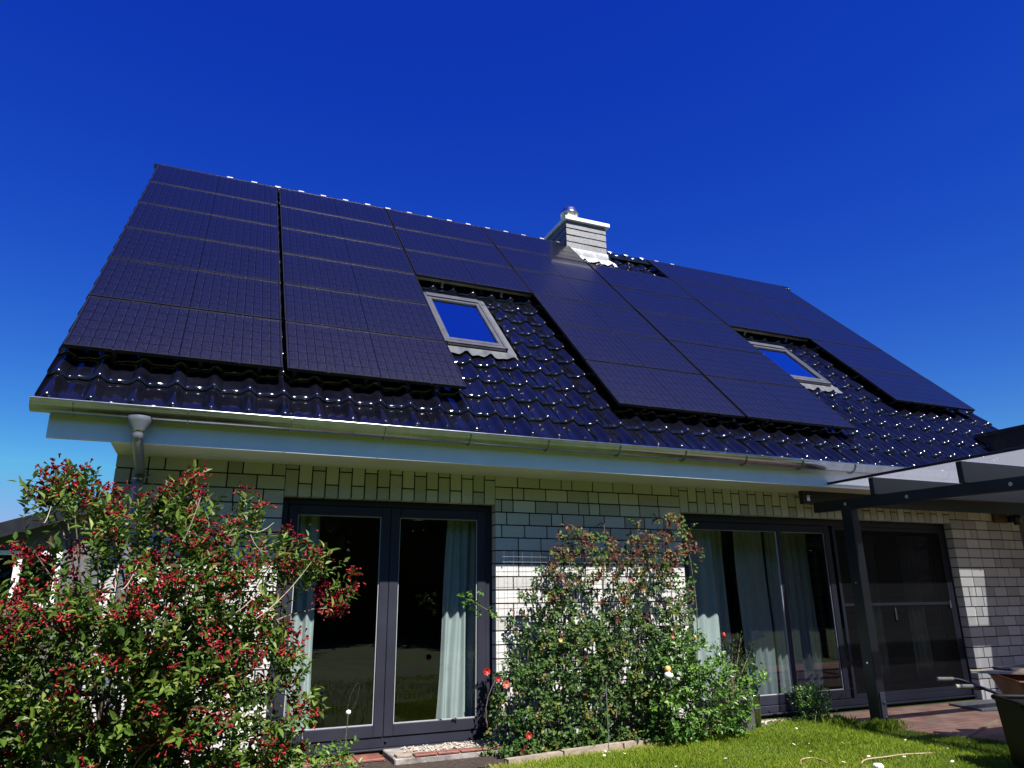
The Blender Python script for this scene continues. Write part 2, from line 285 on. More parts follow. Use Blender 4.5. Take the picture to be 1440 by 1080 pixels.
# ------------------------------------------------------------------ mesh helpers
class MB:
    def __init__(s): s.v = []; s.f = []; s.mi = []; s.sm = []; s.tone = []; s.cur = 0; s.t = .5
    def add(s, vs, fs, smooth=False):
        o = len(s.v); s.v.extend([tuple(map(float, p)) for p in vs])
        for f in fs:
            s.f.append(tuple(i+o for i in f)); s.mi.append(s.cur); s.sm.append(smooth); s.tone.append(s.t)
        return s
    def box(s, lo, hi):
        x0, y0, z0 = lo; x1, y1, z1 = hi
        return s.add([(x0, y0, z0), (x1, y0, z0), (x1, y1, z0), (x0, y1, z0), (x0, y0, z1), (x1, y0, z1), (x1, y1, z1), (x0, y1, z1)],
                     [(0, 3, 2, 1), (4, 5, 6, 7), (0, 1, 5, 4), (1, 2, 6, 5), (2, 3, 7, 6), (3, 0, 4, 7)])
    def bbox(s, lo, hi, b=.006):
        """box with chamfered edges"""
        x0, y0, z0 = lo; x1, y1, z1 = hi; vs = []; idx = {}
        c = ((x0+x1)/2, (y0+y1)/2, (z0+z1)/2); h = ((x1-x0)/2, (y1-y0)/2, (z1-z0)/2); b = min(b, min(h)*.45)
        for sx in (-1, 1):
            for sy in (-1, 1):
                for sz in (-1, 1):
                    for k in range(3):
                        d = [h[0]*sx, h[1]*sy, h[2]*sz]; sg = (sx, sy, sz)
                        for q in range(3):
                            if q != k: d[q] -= b*sg[q]
                        idx[(sx, sy, sz, k)] = len(vs); vs.append((c[0]+d[0], c[1]+d[1], c[2]+d[2]))
        fs = []
        for k in range(3):
            a, bb = [q for q in range(3) if q != k]
            for sk in (-1, 1):
                loop = []
                for (u, w) in ((-1, -1), (1, -1), (1, 1), (-1, 1)):
                    g = [0, 0, 0]; g[k] = sk; g[a] = u; g[bb] = w; loop.append(idx[(*g, k)])
                fs.append(tuple(loop))
        for k in range(3):
            a, bb = [q for q in range(3) if q != k]
            for sa in (-1, 1):
                for sb in (-1, 1):
                    loop = []
                    for (sk, kk) in ((-1, a), (1, a), (1, bb), (-1, bb)):
                        g = [0, 0, 0]; g[k] = sk; g[a] = sa; g[bb] = sb; loop.append(idx[(*g, kk)])
                    fs.append(tuple(loop))
        for sx in (-1, 1):
            for sy in (-1, 1):
                for sz in (-1, 1): fs.append(tuple(idx[(sx, sy, sz, k)] for k in range(3)))
        return s.add(vs, fs)
    def beam(s, p0, p1, w, h, up=(0, 0, 1)):
        p0 = np.array(p0, float); p1 = np.array(p1, float); d = p1-p0; d /= np.linalg.norm(d)
        x = np.cross(d, up); x /= np.linalg.norm(x); z = np.cross(x, d)
        vs = []
        for p in (p0, p1):
            for a, b in ((-1, -1), (1, -1), (1, 1), (-1, 1)): vs.append(p+x*a*w/2+z*b*h/2)
        return s.add(vs, [(3, 2, 1, 0), (4, 5, 6, 7), (0, 1, 5, 4), (1, 2, 6, 5), (2, 3, 7, 6), (3, 0, 4, 7)])
    def tube(s, pts, r, n=8, caps=True):
        pts = [np.array(p, float) for p in pts]; rs = r if hasattr(r, '__len__') else [r]*len(pts)
        vs = []; prev = None
        for i, p in enumerate(pts):
            d = pts[min(i+1, len(pts)-1)]-pts[max(i-1, 0)]; d = d/(np.linalg.norm(d)+1e-9)
            if prev is None:
                a = np.array([0, 0, 1.]) if abs(d[2]) < .9 else np.array([1., 0, 0])
                x = np.cross(d, a)
            else: x = prev-d*(prev@d)
            x /= (np.linalg.norm(x)+1e-9); prev = x; y = np.cross(d, x)
            for k in range(n):
                t = 2*math.pi*k/n; vs.append(p+(x*math.cos(t)+y*math.sin(t))*rs[i])
        fs = []
        for i in range(len(pts)-1):
            for k in range(n): fs.append((i*n+k, i*n+(k+1) % n, (i+1)*n+(k+1) % n, (i+1)*n+k))
        s.add(vs, fs, True)
        if caps:
            m = len(pts)-1
            s.add([vs[k] for k in range(n)], [tuple(range(n))[::-1]]); s.add([vs[m*n+k] for k in range(n)], [tuple(range(n))])
        return s
    def lathe(s, c, prof, n=24, smooth=True):
        vs = []
        for r, z in prof:
            for k in range(n):
                t = 2*math.pi*k/n; vs.append((c[0]+r*math.cos(t), c[1]+r*math.sin(t), c[2]+z))
        fs = []
        for i in range(len(prof)-1):
            for k in range(n): fs.append((i*n+k, i*n+(k+1) % n, (i+1)*n+(k+1) % n, (i+1)*n+k))
        return s.add(vs, fs, smooth)
    def prism(s, poly, axis, a, b):
        """polygon given in the two other axes, extruded along axis from a to b"""
        def mk(p, t):
            q = list(p); q.insert(axis, t); return tuple(q)
        n = len(poly); vs = [mk(p, a) for p in poly]+[mk(p, b) for p in poly]
        return s.add(vs, [tuple(range(n))[::-1], tuple(range(n, 2*n))]+[(i, (i+1) % n, n+(i+1) % n, n+i) for i in range(n)])
    def grid(s, P, smooth=True):
        P = np.asarray(P); a, b = P.shape[:2]
        return s.add(P.reshape(-1, 3), [(i*b+j, i*b+j+1, (i+1)*b+j+1, (i+1)*b+j) for i in range(a-1) for j in range(b-1)], smooth)

ORIG = {}
def link(name, me, parent=None, mats=()):
    o = bpy.data.objects.new(name, me); COL.objects.link(o)
    if me is not None:
        for m in mats: me.materials.append(m)
    if parent is not None: o.parent = parent
    return o
def raw(name, V, F, mats, parent=None, smooth=False, mi=None, tone=None, origin=(0, 0, 0)):
    """V (n,3) array, F list of tuples or (m,k) int array"""
    me = bpy.data.meshes.new(name)
    V = np.asarray(V, dtype=np.float32)-np.asarray(origin, dtype=np.float32)
    if isinstance(F, np.ndarray):
        m, k = F.shape
        me.vertices.add(len(V)); me.vertices.foreach_set('co', V.ravel())
        me.loops.add(m*k); me.loops.foreach_set('vertex_index', F.astype(np.int32).ravel())
        me.polygons.add(m); me.polygons.foreach_set('loop_start', np.arange(0, m*k, k, dtype=np.int32))
        me.update(calc_edges=True)
    else:
        me.from_pydata(V.tolist(), [], F)
    np_ = len(me.polygons)
    sm = np.asarray(smooth, dtype=bool) if hasattr(smooth, '__len__') else np.full(np_, bool(smooth))
    me.polygons.foreach_set('use_smooth', sm)
    if mi is not None: me.polygons.foreach_set('material_index', np.asarray(mi, dtype=np.int32))
    if tone is not None:
        a = me.attributes.new('tone', 'FLOAT', 'FACE'); a.data.foreach_set('value', np.asarray(tone, dtype=np.float32))
    me.update()
    return link(name, me, parent, mats if isinstance(mats, (list, tuple)) else [mats])
def root_of(p):
    while p.parent is not None: p = p.parent
    return p
def part(name, mb, m, parent=None, local=False, label=None):
    org = (0, 0, 0)
    if parent is not None and not local: org = tuple(ORIG.get(root_of(parent).name, (0, 0, 0)))
    o = raw(name, mb.v, mb.f, m, parent, mb.sm, mb.mi, mb.tone, org)
    if label: o['label'] = label
    return o
def thing(name, label, cat, loc=(0, 0, 0), group=None):
    o = bpy.data.objects.new(name, None); COL.objects.link(o); o.location = loc; o.empty_display_size = .2
    o['label'] = label; o['category'] = cat
    if group: o['group'] = group
    ORIG[o.name] = tuple(loc)
    return o
def tag(o, label, cat, group=None, kind=None):
    o['label'] = label; o['category'] = cat
    if group: o['group'] = group
    if kind: o['kind'] = kind
    return o
def structure(name, mb, m):
    o = part(name, mb, m); o['kind'] = 'structure'; return o
def solo(name, mb, m, loc, label, cat, group=None, kind=None):
    """a thing that is one mesh, its origin at loc"""
    o = raw(name, mb.v, mb.f, m, None, mb.sm, mb.mi, mb.tone, loc); o.location = loc
    return tag(o, label, cat, group, kind)

# ------------------------------------------------------------------ ground
LAWN_PATIO = [(6.05, 6.77), (6.38, 6.25), (6.62, 5.5), (6.72, 4.85), (6.6, 4.3), (6.4, 3.4), (6.2, 2.2)]
g = MB(); g.add([(-400, -400, 0), (400, -400, 0), (400, 400, 0), (-400, 400, 0)], [(0, 1, 2, 3)])
structure('ground', g, M['lawn'])
g = MB(); poly = [(x, y, .006) for x, y in LAWN_PATIO]+[(14, 2.2, .006), (14, 6.77, .006)]
g.add(poly, [tuple(range(len(poly)))]); structure('patio', g, M['paver'])
BED = [(-1.6, 6.75), (-1.6, 6.1), (1.5, 5.95), (2.5, 6.0), (3.46, 6.14), (4.6, 6.30), (5.45, 6.44), (5.5, 6.75)]
g = MB(); poly = [(x, y, .010) for x, y in BED]; g.add(poly, [tuple(range(len(poly)))[::-1]]); structure('flower_bed', g, M['soil'])

# ------------------------------------------------------------------ the house
AL = R(45.29); P0 = np.array([-1.207, 6.3447, 1.9804+HC])
DV = np.array([0, math.cos(AL), math.sin(AL)]); NV = np.array([0, -math.sin(AL), math.cos(AL)]); UV = np.array([1., 0, 0])
def roof(u, v, w=0.0): return P0+UV*u+DV*v+NV*w
YW = 6.76; XL, XR = -.754, 10.75; ZS = 2.522; DT = 2.218
D1 = (.615, 2.675); D2 = (4.915, 9.331); FB = .094

house = thing('brick_house', 'pale brick house with steep glossy dark tiled roof, white fascia and zinc gutter', 'house', (5, 6.76, 0))
# front wall, brick by brick
w = MB()
def brick(x0, x1, z0, z1, tone=None):
    w.t = min(1, max(0, random.gauss(.5, .27))) if tone is None else tone
    w.cur = 0; j = random.uniform(-.0014, .0014)
    w.bbox((x0, YW+j, z0), (x1, YW+.108, z1), .0025)
J = .012
segs = [(XL, D1[0]), (D1[1], D2[0]), (D2[1], XR)]
row = .1265
for a, b in segs:
    nrow = 21
    for i in range(nrow):
        z1 = ZS-.004-i*row; z0 = z1-row+J
        if z1 < -.02: break
        x = a; off = random.choice([.115, .24, .18, .24, .06]) if i else .24
        first = True
        while x < b-.02:
            L = off if first else (.24 if random.random() > .14 else .115)
            first = False
            if b-(x+L) < .07: L = b-x
            brick(x, min(x+L, b), max(z0, -.05), z1)
            x += L+J
for a, b in (D1, D2):
    n = round((b-a)/.1215); p = (b-a)/n
    for k in range(n):
        x0 = a+k*p+J/2; x1 = a+(k+1)*p-J/2
        cut = DT+(.238 if k % 2 == 0 else .112)
        brick(x0, x1, DT+.002, cut); brick(x0, x1, cut+J, ZS-.004)
w.cur = 1; w.t = .5
for a, b in segs: w.box((a+.006, YW+.0075, -.05), (b-.006, YW+.104, ZS-.001))
for a, b in (D1, D2): w.box((a-.004, YW+.0076, DT+.006), (b+.004, YW+.1041, ZS-.0012))
part('wall', w, [M['brick'], M['mortar']], house)
# body of the house: gables, back wall, inner leaf
RY = 10.82; RZ = 7.655
w = MB()
zr = lambda y: RZ-abs(RY-y)*1.0101-.18
for x0, x1 in ((XL+.001, XL+.25), (XR-.25, XR-.001)):
    w.prism([(YW+.112, -.05), (14.85, -.05), (14.85, 3.2), (14.7, zr(14.7)), (RY, zr(RY)), (YW+.112, zr(YW+.112))], 0, x0, x1)
w.box((XL+.25, 14.6, -.05), (XR-.25, 14.85, 3.3))
part('wall', w, M['gable'], house, label='side and back walls of pale brick')
w = MB()
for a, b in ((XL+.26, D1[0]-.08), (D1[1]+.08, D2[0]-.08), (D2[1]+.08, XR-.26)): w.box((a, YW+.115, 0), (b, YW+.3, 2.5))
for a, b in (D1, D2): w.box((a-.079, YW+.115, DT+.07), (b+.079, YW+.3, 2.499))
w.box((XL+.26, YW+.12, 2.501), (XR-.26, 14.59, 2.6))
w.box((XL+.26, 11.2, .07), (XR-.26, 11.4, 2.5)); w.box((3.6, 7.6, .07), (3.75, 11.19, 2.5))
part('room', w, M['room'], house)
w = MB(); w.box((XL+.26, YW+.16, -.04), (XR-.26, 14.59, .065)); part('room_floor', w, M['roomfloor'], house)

# roof slab and tiles
w = MB()
ux0, ux1 = -.06, 12.27
def slab(w0, w1, v0, v1, u0, u1):
    vs = [roof(u, v, ww) for ww in (w0, w1) for (u, v) in ((u0, v0), (u1, v0), (u1, v1), (u0, v1))]
    w.add(vs, [(3, 2, 1, 0), (4, 5, 6, 7), (0, 1, 5, 4), (1, 2, 6, 5), (2, 3, 7, 6), (3, 0, 4, 7)])
slab(-.40, -.235, -.36, 6.05, ux0+.05, ux1-.05)
bz = RZ-.24
w.add([(P0[0]+ux0, RY, bz), (P0[0]+ux1, RY, bz), (P0[0]+ux1, 15.6, bz-4.83), (P0[0]+ux0, 15.6, bz-4.83),
       (P0[0]+ux0, RY, bz-.2), (P0[0]+ux1, RY, bz-.2), (P0[0]+ux1, 15.6, bz-5.03), (P0[0]+ux0, 15.6, bz-5.03)],
      [(0, 1, 2, 3), (7, 6, 5, 4), (0, 3, 7, 4), (1, 5, 6, 2), (2, 6, 7, 3), (0, 4, 5, 1)])
roofo = part('roof', w, M['under'], house)
# glazed tiles: pan + roll profile, rounded noses, each tile a little out of true
PITCH_U = .284; PITCH_V = .358; V0 = -.585; U0 = .292-PITCH_U*2
def prof(sn):      # sn in 0..1 over one tile, roll crest at 0.5
    c = abs(sn-.5)
    h = .046*(.5+.5*math.cos(math.pi*min(1, c/.27)))
    h += .006*max(0, (c-.27)/.23)**2
    return h
SN = [0, .06, .14, .22, .27, .32, .38, .44, .5, .56, .62, .68, .72, .7205, .80, .90, .999]
tv = []; tf = []
ncol = int((ux1-ux0)/PITCH_U)+3; nrow = 20
CUT = []   # openings in the tile field, (u0,u1,v0,v1)
SK = [(3.48, 4.26, 1.24, 2.66), (8.72, 9.51, 1.50, 2.70)]
CH = (6.80, 7.68, 5.60)
for k in range(nrow):
    vb = V0+k*PITCH_V; vt = min(vb+PITCH_V+.05, 6.2)
    if vb > 6.12: break
    for j in range(-2, ncol):
        uc = U0+j*PITCH_U-PITCH_U*.5
        if uc+PITCH_U < ux0 or uc > ux1-.02: continue
        um = uc+PITCH_U/2
        if any(a-.06 < um < b+.06 and c-.02 < vb+.1 and vb+PITCH_V < d+.04 for a, b, c, d in SK): continue
        if CH[0] < um < CH[1] and vb > CH[2]+.1: continue
        jv = random.uniform(-.004, .004); jw = random.uniform(-.0016, .0016); jt = random.uniform(-.004, .004); jr = random.uniform(-.004, .004)
        o = len(tv); rowsv = [(vt, 0.0), (vb+.20, 0.0), (vb+.07, 0.0), (vb+.040, -.0012), (vb+.024, -.0048), (vb+.0115, -.0115), (vb+.003, -.0205), (vb, -.0290), (vb+.002, -.046)]
        for v, dw in rowsv:
            lift = .040*(1-(v-vb)/PITCH_V)
            for s_ in SN:
                u = uc+s_*PITCH_U*1.0
                u = min(max(u, ux0), ux1)
                lap = -.005 if s_ > .7202 else 0.0
                nose = dw if s_ < .7202 else dw
                tv.append(roof(u, v+jv, -.196+prof(s_)+lift+lap+nose+jw+jt*(s_-.5)+jr*(v-vb)))
        n = len(SN)
        for a in range(len(rowsv)-1):
            for b in range(n-1): tf.append((o+a*n+b, o+a*n+b+1, o+(a+1)*n+b+1, o+(a+1)*n+b))
        # closed side flange on the verge tiles
        if uc < ux0 or uc+PITCH_U > ux1:
            uu = ux0 if uc < ux0 else ux1
            q = len(tv)
            tv += [roof(uu, vt, -.16), roof(uu, vb, -.13), roof(uu, vb, -.27), roof(uu, vt, -.27)]; tf.append((q, q+1, q+2, q+3))
tiles = raw('roof_tiles', np.array(tv)[:, [0, 1, 2]], np.array(tf), M['tile'], roofo, True, origin=ORIG['brick_house'])
# ridge tiles
w = MB(); L = .36; xx = P0[0]+ux0-.02; k = 0
while xx < P0[0]+ux1-.05:
    x1 = min(xx+L+.03, P0[0]+ux1+.03); zc = RZ-.055+random.uniform(-.004, .004); ring = []
    for (x, r) in ((xx, .095), (x1-.05, .102), (x1-.045, .112), (x1-.006, .113), (x1, .108), (x1, .09)):
        ring.append([(x, RY+r*math.cos(t), zc+r*math.sin(t)) for t in np.linspace(-.35, math.pi+.35, 15)])
    w.grid(ring); xx += L
part('ridge_cap', w, M['tile'], roofo)
rc = None; xx = P0[0]+ux0-.02+L; k = 0
while xx < P0[0]+9.4:
    k += 1
    if k >= 3:
        if rc is None:
            w = MB(); ta = np.linspace(math.pi*.28, math.pi*.86, 9); pr = [(.1165*math.cos(t), .1165*math.sin(t)) for t in ta]; pr2 = [(.121*math.cos(t), .121*math.sin(t)) for t in ta]
            w.prism([(a_+RY, b_+RZ-.055) for a_, b_ in pr+pr2[::-1]], 0, xx-.05, xx+.035); rc = part('ridge_clip', w, M['lead'], roofo); x_first = xx
        else:
            o = rc.copy(); COL.objects.link(o); o.location = (xx-x_first+random.uniform(-.01, .01), 0, random.uniform(-.004, .003))
    xx += L

# chimney
chim_y = 10.52; cx0, cx1 = 5.59, 6.43
chm = MB()
chm.box((cx0+.012, chim_y+.012, 6.6), (cx1-.012, chim_y+.98, 8.03))
chim = part('chimney', chm, M['slate'], house)
sl_ = MB()
zz = 7.46
rowh = .1385
for k in range(4):
    z0 = 7.475+k*rowh; x = cx0-.001
    off = .16 if k % 2 else .30
    while x < cx1-.005:
        xe = min(x+off, cx1+.001); off = .30
        j = random.uniform(0, .004)
        sl_.add([(x+.001, chim_y-.010-j, z0), (xe-.001, chim_y-.010-j, z0), (xe-.001, chim_y+.005, z0+rowh+.02), (x+.001, chim_y+.005, z0+rowh+.02),
                 (x+.001, chim_y+.008, z0), (xe-.001, chim_y+.008, z0)], [(0, 1, 2, 3), (0, 4, 5, 1)])
        x = xe
    y = chim_y-.001
    while y < chim_y+.985:
        ye = min(y+.3, chim_y+.99)
        for xs, sg in ((cx0, -1), (cx1, 1)):
            sl_.add([(xs+sg*.010, y+.001, z0), (xs+sg*.010, ye-.001, z0), (xs-sg*.005, ye-.001, z0+rowh+.02), (xs-sg*.005, y+.001, z0+rowh+.02)], [(0, 1, 2, 3) if sg > 0 else (3, 2, 1, 0)])
        y = ye
part('slate_cladding', sl_, M['slate'], chim)
w = MB(); w.bbox((cx0-.035, chim_y-.06, 8.032), (cx1+.07, chim_y+1.05, 8.112), .008); part('chimney_cap', w, M['wpaint'], chim)
w = MB(); fc = (cx0+.22, chim_y+.26, 8.113)
w.lathe(fc, [(.0, .0), (.165, .0), (.165, .20), (.174, .205), (.174, .228), (.165, .238), (.150, .30), (.105, .352), (.05, .372), (.0, .376)], 32); part('flue', w, M['steel'], chim)
w = MB()
ap = []
for i in range(41):
    u = CH[0]-.10+i*(1.10/40); wave = prof(((u-U0)/PITCH_U+.5) % 1)
    xx_ = P0[0]+u
    top = np.array([min(max(xx_, cx0-.02), cx1+.02), chim_y-.014, 7.478])
    bot = roof(u, 5.66+.02*math.sin(i*.9)+.012*math.sin(i*2.3), -.150+wave)
    mid = roof(u, 5.80, -.135+wave*.6); mid2 = np.array([min(max(xx_, cx0-.03), cx1+.03), chim_y-.02, 7.36])
    ap.append([top, mid2, mid, bot])
w.grid(ap)
for xs, sg in ((cx0-.014, -1), (cx1+.014, 1)):
    w.add([(xs, chim_y-.01, 7.48), (xs, RY-.05, 7.72), (xs+sg*.16, RY-.05, 7.56), (xs+sg*.16, chim_y-.02, 7.26)], [(0, 1, 2, 3)])
part('chimney_flashing', w, M['lead'], chim)

# eaves: fascia, soffit, gutter, downpipe
w = MB(); w.bbox((-1.167, 6.112, 2.486), (10.98, 6.136, 2.76), .004); part('fascia', w, M['white'], house)
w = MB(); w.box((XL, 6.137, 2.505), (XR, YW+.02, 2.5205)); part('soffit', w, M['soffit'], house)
gy, gz, gr_ = 6.028, 2.742, .078
w = MB(); rings = []
xs_ = np.linspace(-1.276, 10.98, 60)
prof_g = [(-gr_-.000+.0, .0)]
ang = np.linspace(math.pi, 2*math.pi, 15)
pg = []
for t in np.linspace(0, 2*math.pi*.8, 9): pg.append((gy-gr_+.004-.013*math.cos(t), gz+.004+.013*math.sin(t)))
pg = pg[::-1]
for t in ang: pg.append((gy+gr_*math.cos(t), gz-.006+gr_*math.sin(t)))
pg.append((gy+gr_, gz+.02))
for t in ang[::-1]: pg.append((gy+(gr_-.004)*math.cos(t), gz-.004+(gr_-.004)*math.sin(t)))
for x in xs_: rings.append([(x, y, z+.0015*math.sin(x*1.7)) for y, z in pg])
w.grid(rings)
for x in (-1.276, 10.98):
    w.add([(x, gy+gr_*math.cos(t), gz-.006+gr_*math.sin(t)) for t in ang], [tuple(range(15))])
gut = part('gutter', w, M['zinc'], house)
bx = -1.0
while bx < 10.9:
    b_ = MB(); pts = [(bx, gy+(gr_+.004)*math.cos(t), gz-.008+(gr_+.004)*math.sin(t)) for t in np.linspace(math.pi, 1.95*math.pi, 12)]
    pts = [(bx, gy-gr_+.012, gz+.010)]+pts
    for i in range(len(pts)-1): b_.beam(pts[i], pts[i+1], .022, .004, (1, 0, .001))
    part('gutter_bracket', b_, M['zinc'], gut); bx += .78
px_ = -.555
w = MB(); w.lathe((px_, gy, 2.575), [(.040, -.03), (.044, -.012), (.088, .062), (.092, .085), (.092, .10)], 20)
pts = []
for t in np.linspace(0, 1, 6): pts.append((px_, gy, 2.585-.05*t))
for t in np.linspace(0, 1, 14)[1:]:
    e = t*t*(3-2*t); pts.append((px_-.005*e, gy+(6.685-gy)*e, 2.535-.16*t-.03*e))
pts += [(px_-.012, 6.688, z) for z in (2.2, 1.2, .1)]
w.tube(pts, .040, 18); dp = part('downpipe', w, M['pipe'], house)
w = MB(); w.lathe((px_, gy, 2.572), [(.041, -.012), (.047, -.010), (.047, .010), (.041, .012)], 20)
part('pipe_collar', w, M['zinc'], dp); w = MB(); w.lathe((px_-.012, 6.688, 2.30), [(.041, -.012), (.046, -.010), (.046, .010), (.041, .012)], 20)
w.tube([(px_+.03, 6.66, 2.30), (px_+.07, 6.665, 2.325), (px_+.075, 6.70, 2.34), (px_+.04, 6.73, 2.31)], .005, 6)
part('pipe_clip', w, M['zinc'], dp)

# roof windows
for n_, (u0, u1, v0, v1) in enumerate(SK):
    def rbox(mb, ua, ub, va, vb_, wa, wb):
        vs = [roof(u, v, ww) for ww in (wa, wb) for (u, v) in ((ua, va), (ub, va), (ub, vb_), (ua, vb_))]
        mb.add(vs, [(3, 2, 1, 0), (4, 5, 6, 7), (0, 1, 5, 4), (1, 2, 6, 5), (2, 3, 7, 6), (3, 0, 4, 7)])
    f = MB()
    rbox(f, u0, u0+.035, v0, v1, -.24, -.10); rbox(f, u1-.035, u1, v0, v1, -.24, -.10)
    rbox(f, u0+.0355, u1-.0355, v1-.10, v1, -.24, -.092); rbox(f, u0+.0355, u1-.0355, v0, v0+.055, -.24, -.105)
    wn = part('roof_window', f, M['alu'], house, label='left roof window below three panels' if n_ == 0 else 'right roof window')
    f = MB(); e0, e1, g0, g1 = u0+.04, u1-.04, v0+.06, v1-.105
    rbox(f, e0, e0+.045, g0, g1, -.2, -.105); rbox(f, e1-.045, e1, g0, g1, -.2, -.105)
    rbox(f, e0+.0455, e1-.0455, g1-.05, g1, -.2, -.108); rbox(f, e0+.0455, e1-.0455, g0, g0+.06, -.2, -.103)
    part('sash', f, M['alu'], wn)
    f = MB(); rbox(f, e0+.046, e1-.046, g1-.080, g1-.0505, -.2, -.112); part('top_shadow_bar', f, M['black'], wn)  # black bar put in for the shade below the upper sash rail
    f = MB(); rbox(f, u0+.036, u1-.036, v0-.045, v0-.0005, -.24, -.118); part('sill_shadow_bar', f, M['black'], wn)  # black bar put in for the shade under the lower frame edge
    f = MB(); rbox(f, e0+.046, e1-.046, g0+.061, g1-.0805, -.135, -.125); part('pane', f, M['skyglass'], wn)
    f = MB(); rows = []
    for i in range(34):
        u = u0-.09+i*(u1-u0+.18)/33; wave = prof(((u-U0)/PITCH_U+.5) % 1)
        rows.append([roof(u, v0-.046, -.135), roof(u, v0-.09, -.148+wave*.6), roof(u, v0-.20-.012*math.sin(i*1.1), -.152+wave*1.05+.004)])
    f.grid(rows)
    for ua, ub in ((u0-.11, u0-.001), (u1+.001, u1+.11)): rbox(f, ua, ub, v0-.04, v1+.1, -.24, -.158)
    rbox(f, u0-.1, u1+.1, v1+.001, v1+.12, -.24, -.15)
    part('window_flashing', f, M['flash'], wn)

# doors ------------------------------------------------------------
YF = YW+.118      # frame front
def ring(mb, x0, x1, z0, z1, tw, y0, y1, top=None, bot=None):
    top = tw if top is None else top; bot = tw if bot is None else bot
    mb.bbox((x0, y0, z0), (x0+tw, y1, z1), .004); mb.bbox((x1-tw, y0, z0), (x1, y1, z1), .004)
    mb.bbox((x0+tw+.0004, y0+.0003, z1-top), (x1-tw-.0004, y1, z1), .004); mb.bbox((x0+tw+.0004, y0+.0003, z0), (x1-tw-.0004, y1, z0+bot), .004)
def seal(mb, x0, x1, z0, z1, y):
    t = .008
    mb.box((x0, y, z0), (x0+t, y+.012, z1)); mb.box((x1-t, y, z0), (x1, y+.012, z1)); mb.box((x0+t, y, z1-t), (x1-t, y+.012, z1)); mb.box((x0+t, y, z0), (x1-t, y+.012, z0+t))
a, b = D1
f = MB(); ring(f, a+.002, b-.002, FB-.04, DT-.003, .062, YF, YF+.08, top=.055, bot=.085)
f.bbox((a+.004, YF-.045, FB-.055), (b-.004, YF+.02, FB-.041), .004)
door = part('french_door', f, M['frame'], house)
mid = 1.634
for x0, x1 in ((a+.066, mid-.002), (mid+.002, b-.066)):
    f = MB(); ring(f, x0, x1, FB+.048, DT-.06, .088, YF-.012, YF+.075, bot=.098); ss = part('sash', f, M['frame'], door)
    gx0, gx1, gz0, gz1 = x0+.088, x1-.088, FB+.146, DT-.148
    f = MB(); seal(f, gx0, gx1, gz0, gz1, YF+.004); part('seal', f, M['seal'], ss)
    f = MB(); f.add([(gx0, YF+.018, gz0), (gx1, YF+.018, gz0), (gx1, YF+.018, gz1), (gx0, YF+.018, gz1)], [(0, 1, 2, 3)]); part('pane', f, M['glass'], ss)
f = MB(); f.lathe((1.66, YF-.006, FB+.005), [(.0, 0), (.012, 0), (.012, .01), (0, .012)], 12); part('drain_cap', f, M['frame'], door)
a, b = D2
f = MB(); ring(f, a+.002, b-.002, FB-.04, DT-.003, .07, YF, YF+.14, top=.075, bot=.07)
f.bbox((a+.004, YF-.05, FB-.058), (b-.004, YF+.02, FB-.041), .004)
sd = part('sliding_door', f, M['frame'], house)
xm = 7.25
f = MB(); ring(f, a+.075, xm, FB+.035, DT-.082, .085, YF+.012, YF+.06, bot=.10); s1 = part('sash', f, M['frame'], sd)
f = MB(); seal(f, a+.16, xm-.085, FB+.135, DT-.167, YF+.028); part('seal', f, M['seal'], s1)
f = MB(); f.add([(a+.16, YF+.035, FB+.135), (xm-.085, YF+.035, FB+.135), (xm-.085, YF+.035, DT-.167), (a+.16, YF+.035, DT-.167)], [(0, 1, 2, 3)]); part('pane', f, M['glass'], s1)
f = MB(); f.bbox((6.395, YF+.013, FB+.1354), (6.455, YF+.034, DT-.1674), .003); part('stile', f, M['frame'], s1)
f = MB(); f.box((6.378, YF+.020, FB+.136), (6.3945, YF+.033, DT-.168)); part('seal', f, M['seal'], s1)
f = MB(); ring(f, xm-.06, b-.075, FB+.035, DT-.082, .085, YF+.07, YF+.125, bot=.10); s2 = part('sash', f, M['frame'], sd)
f = MB(); f.add([(xm+.025, YF+.10, FB+.135), (b-.16, YF+.10, FB+.135), (b-.16, YF+.10, DT-.167), (xm+.025, YF+.10, DT-.167)], [(0, 1, 2, 3)]); part('pane', f, M['glass'], s2)
f = MB(); ring(f, 7.02+.27, b-.073, FB+.033, DT-.08, .045, YF+.001, YF+.011); f.bbox((7.336, YF+.002, 1.165), (b-.119, YF+.010, 1.20), .002)
sc = part('insect_screen', f, M['frame'], sd)
f = MB(); f.add([(7.33, YF+.008, FB+.07), (b-.115, YF+.008, FB+.07), (b-.115, YF+.008, DT-.12), (7.33, YF+.008, DT-.12)], [(0, 1, 2, 3)]); part('screen_mesh', f, M['screen'], sc)
f = MB(); f.bbox((8.16, YF-.012, .99), (8.185, YF+.001, 1.14), .004); part('handle', f, M['alu'], sc)
f = MB(); f.bbox((9.18, YF-.016, 1.12), (9.205, YF+.0005, 1.215), .004); part('handle', f, M['steel'], sc)

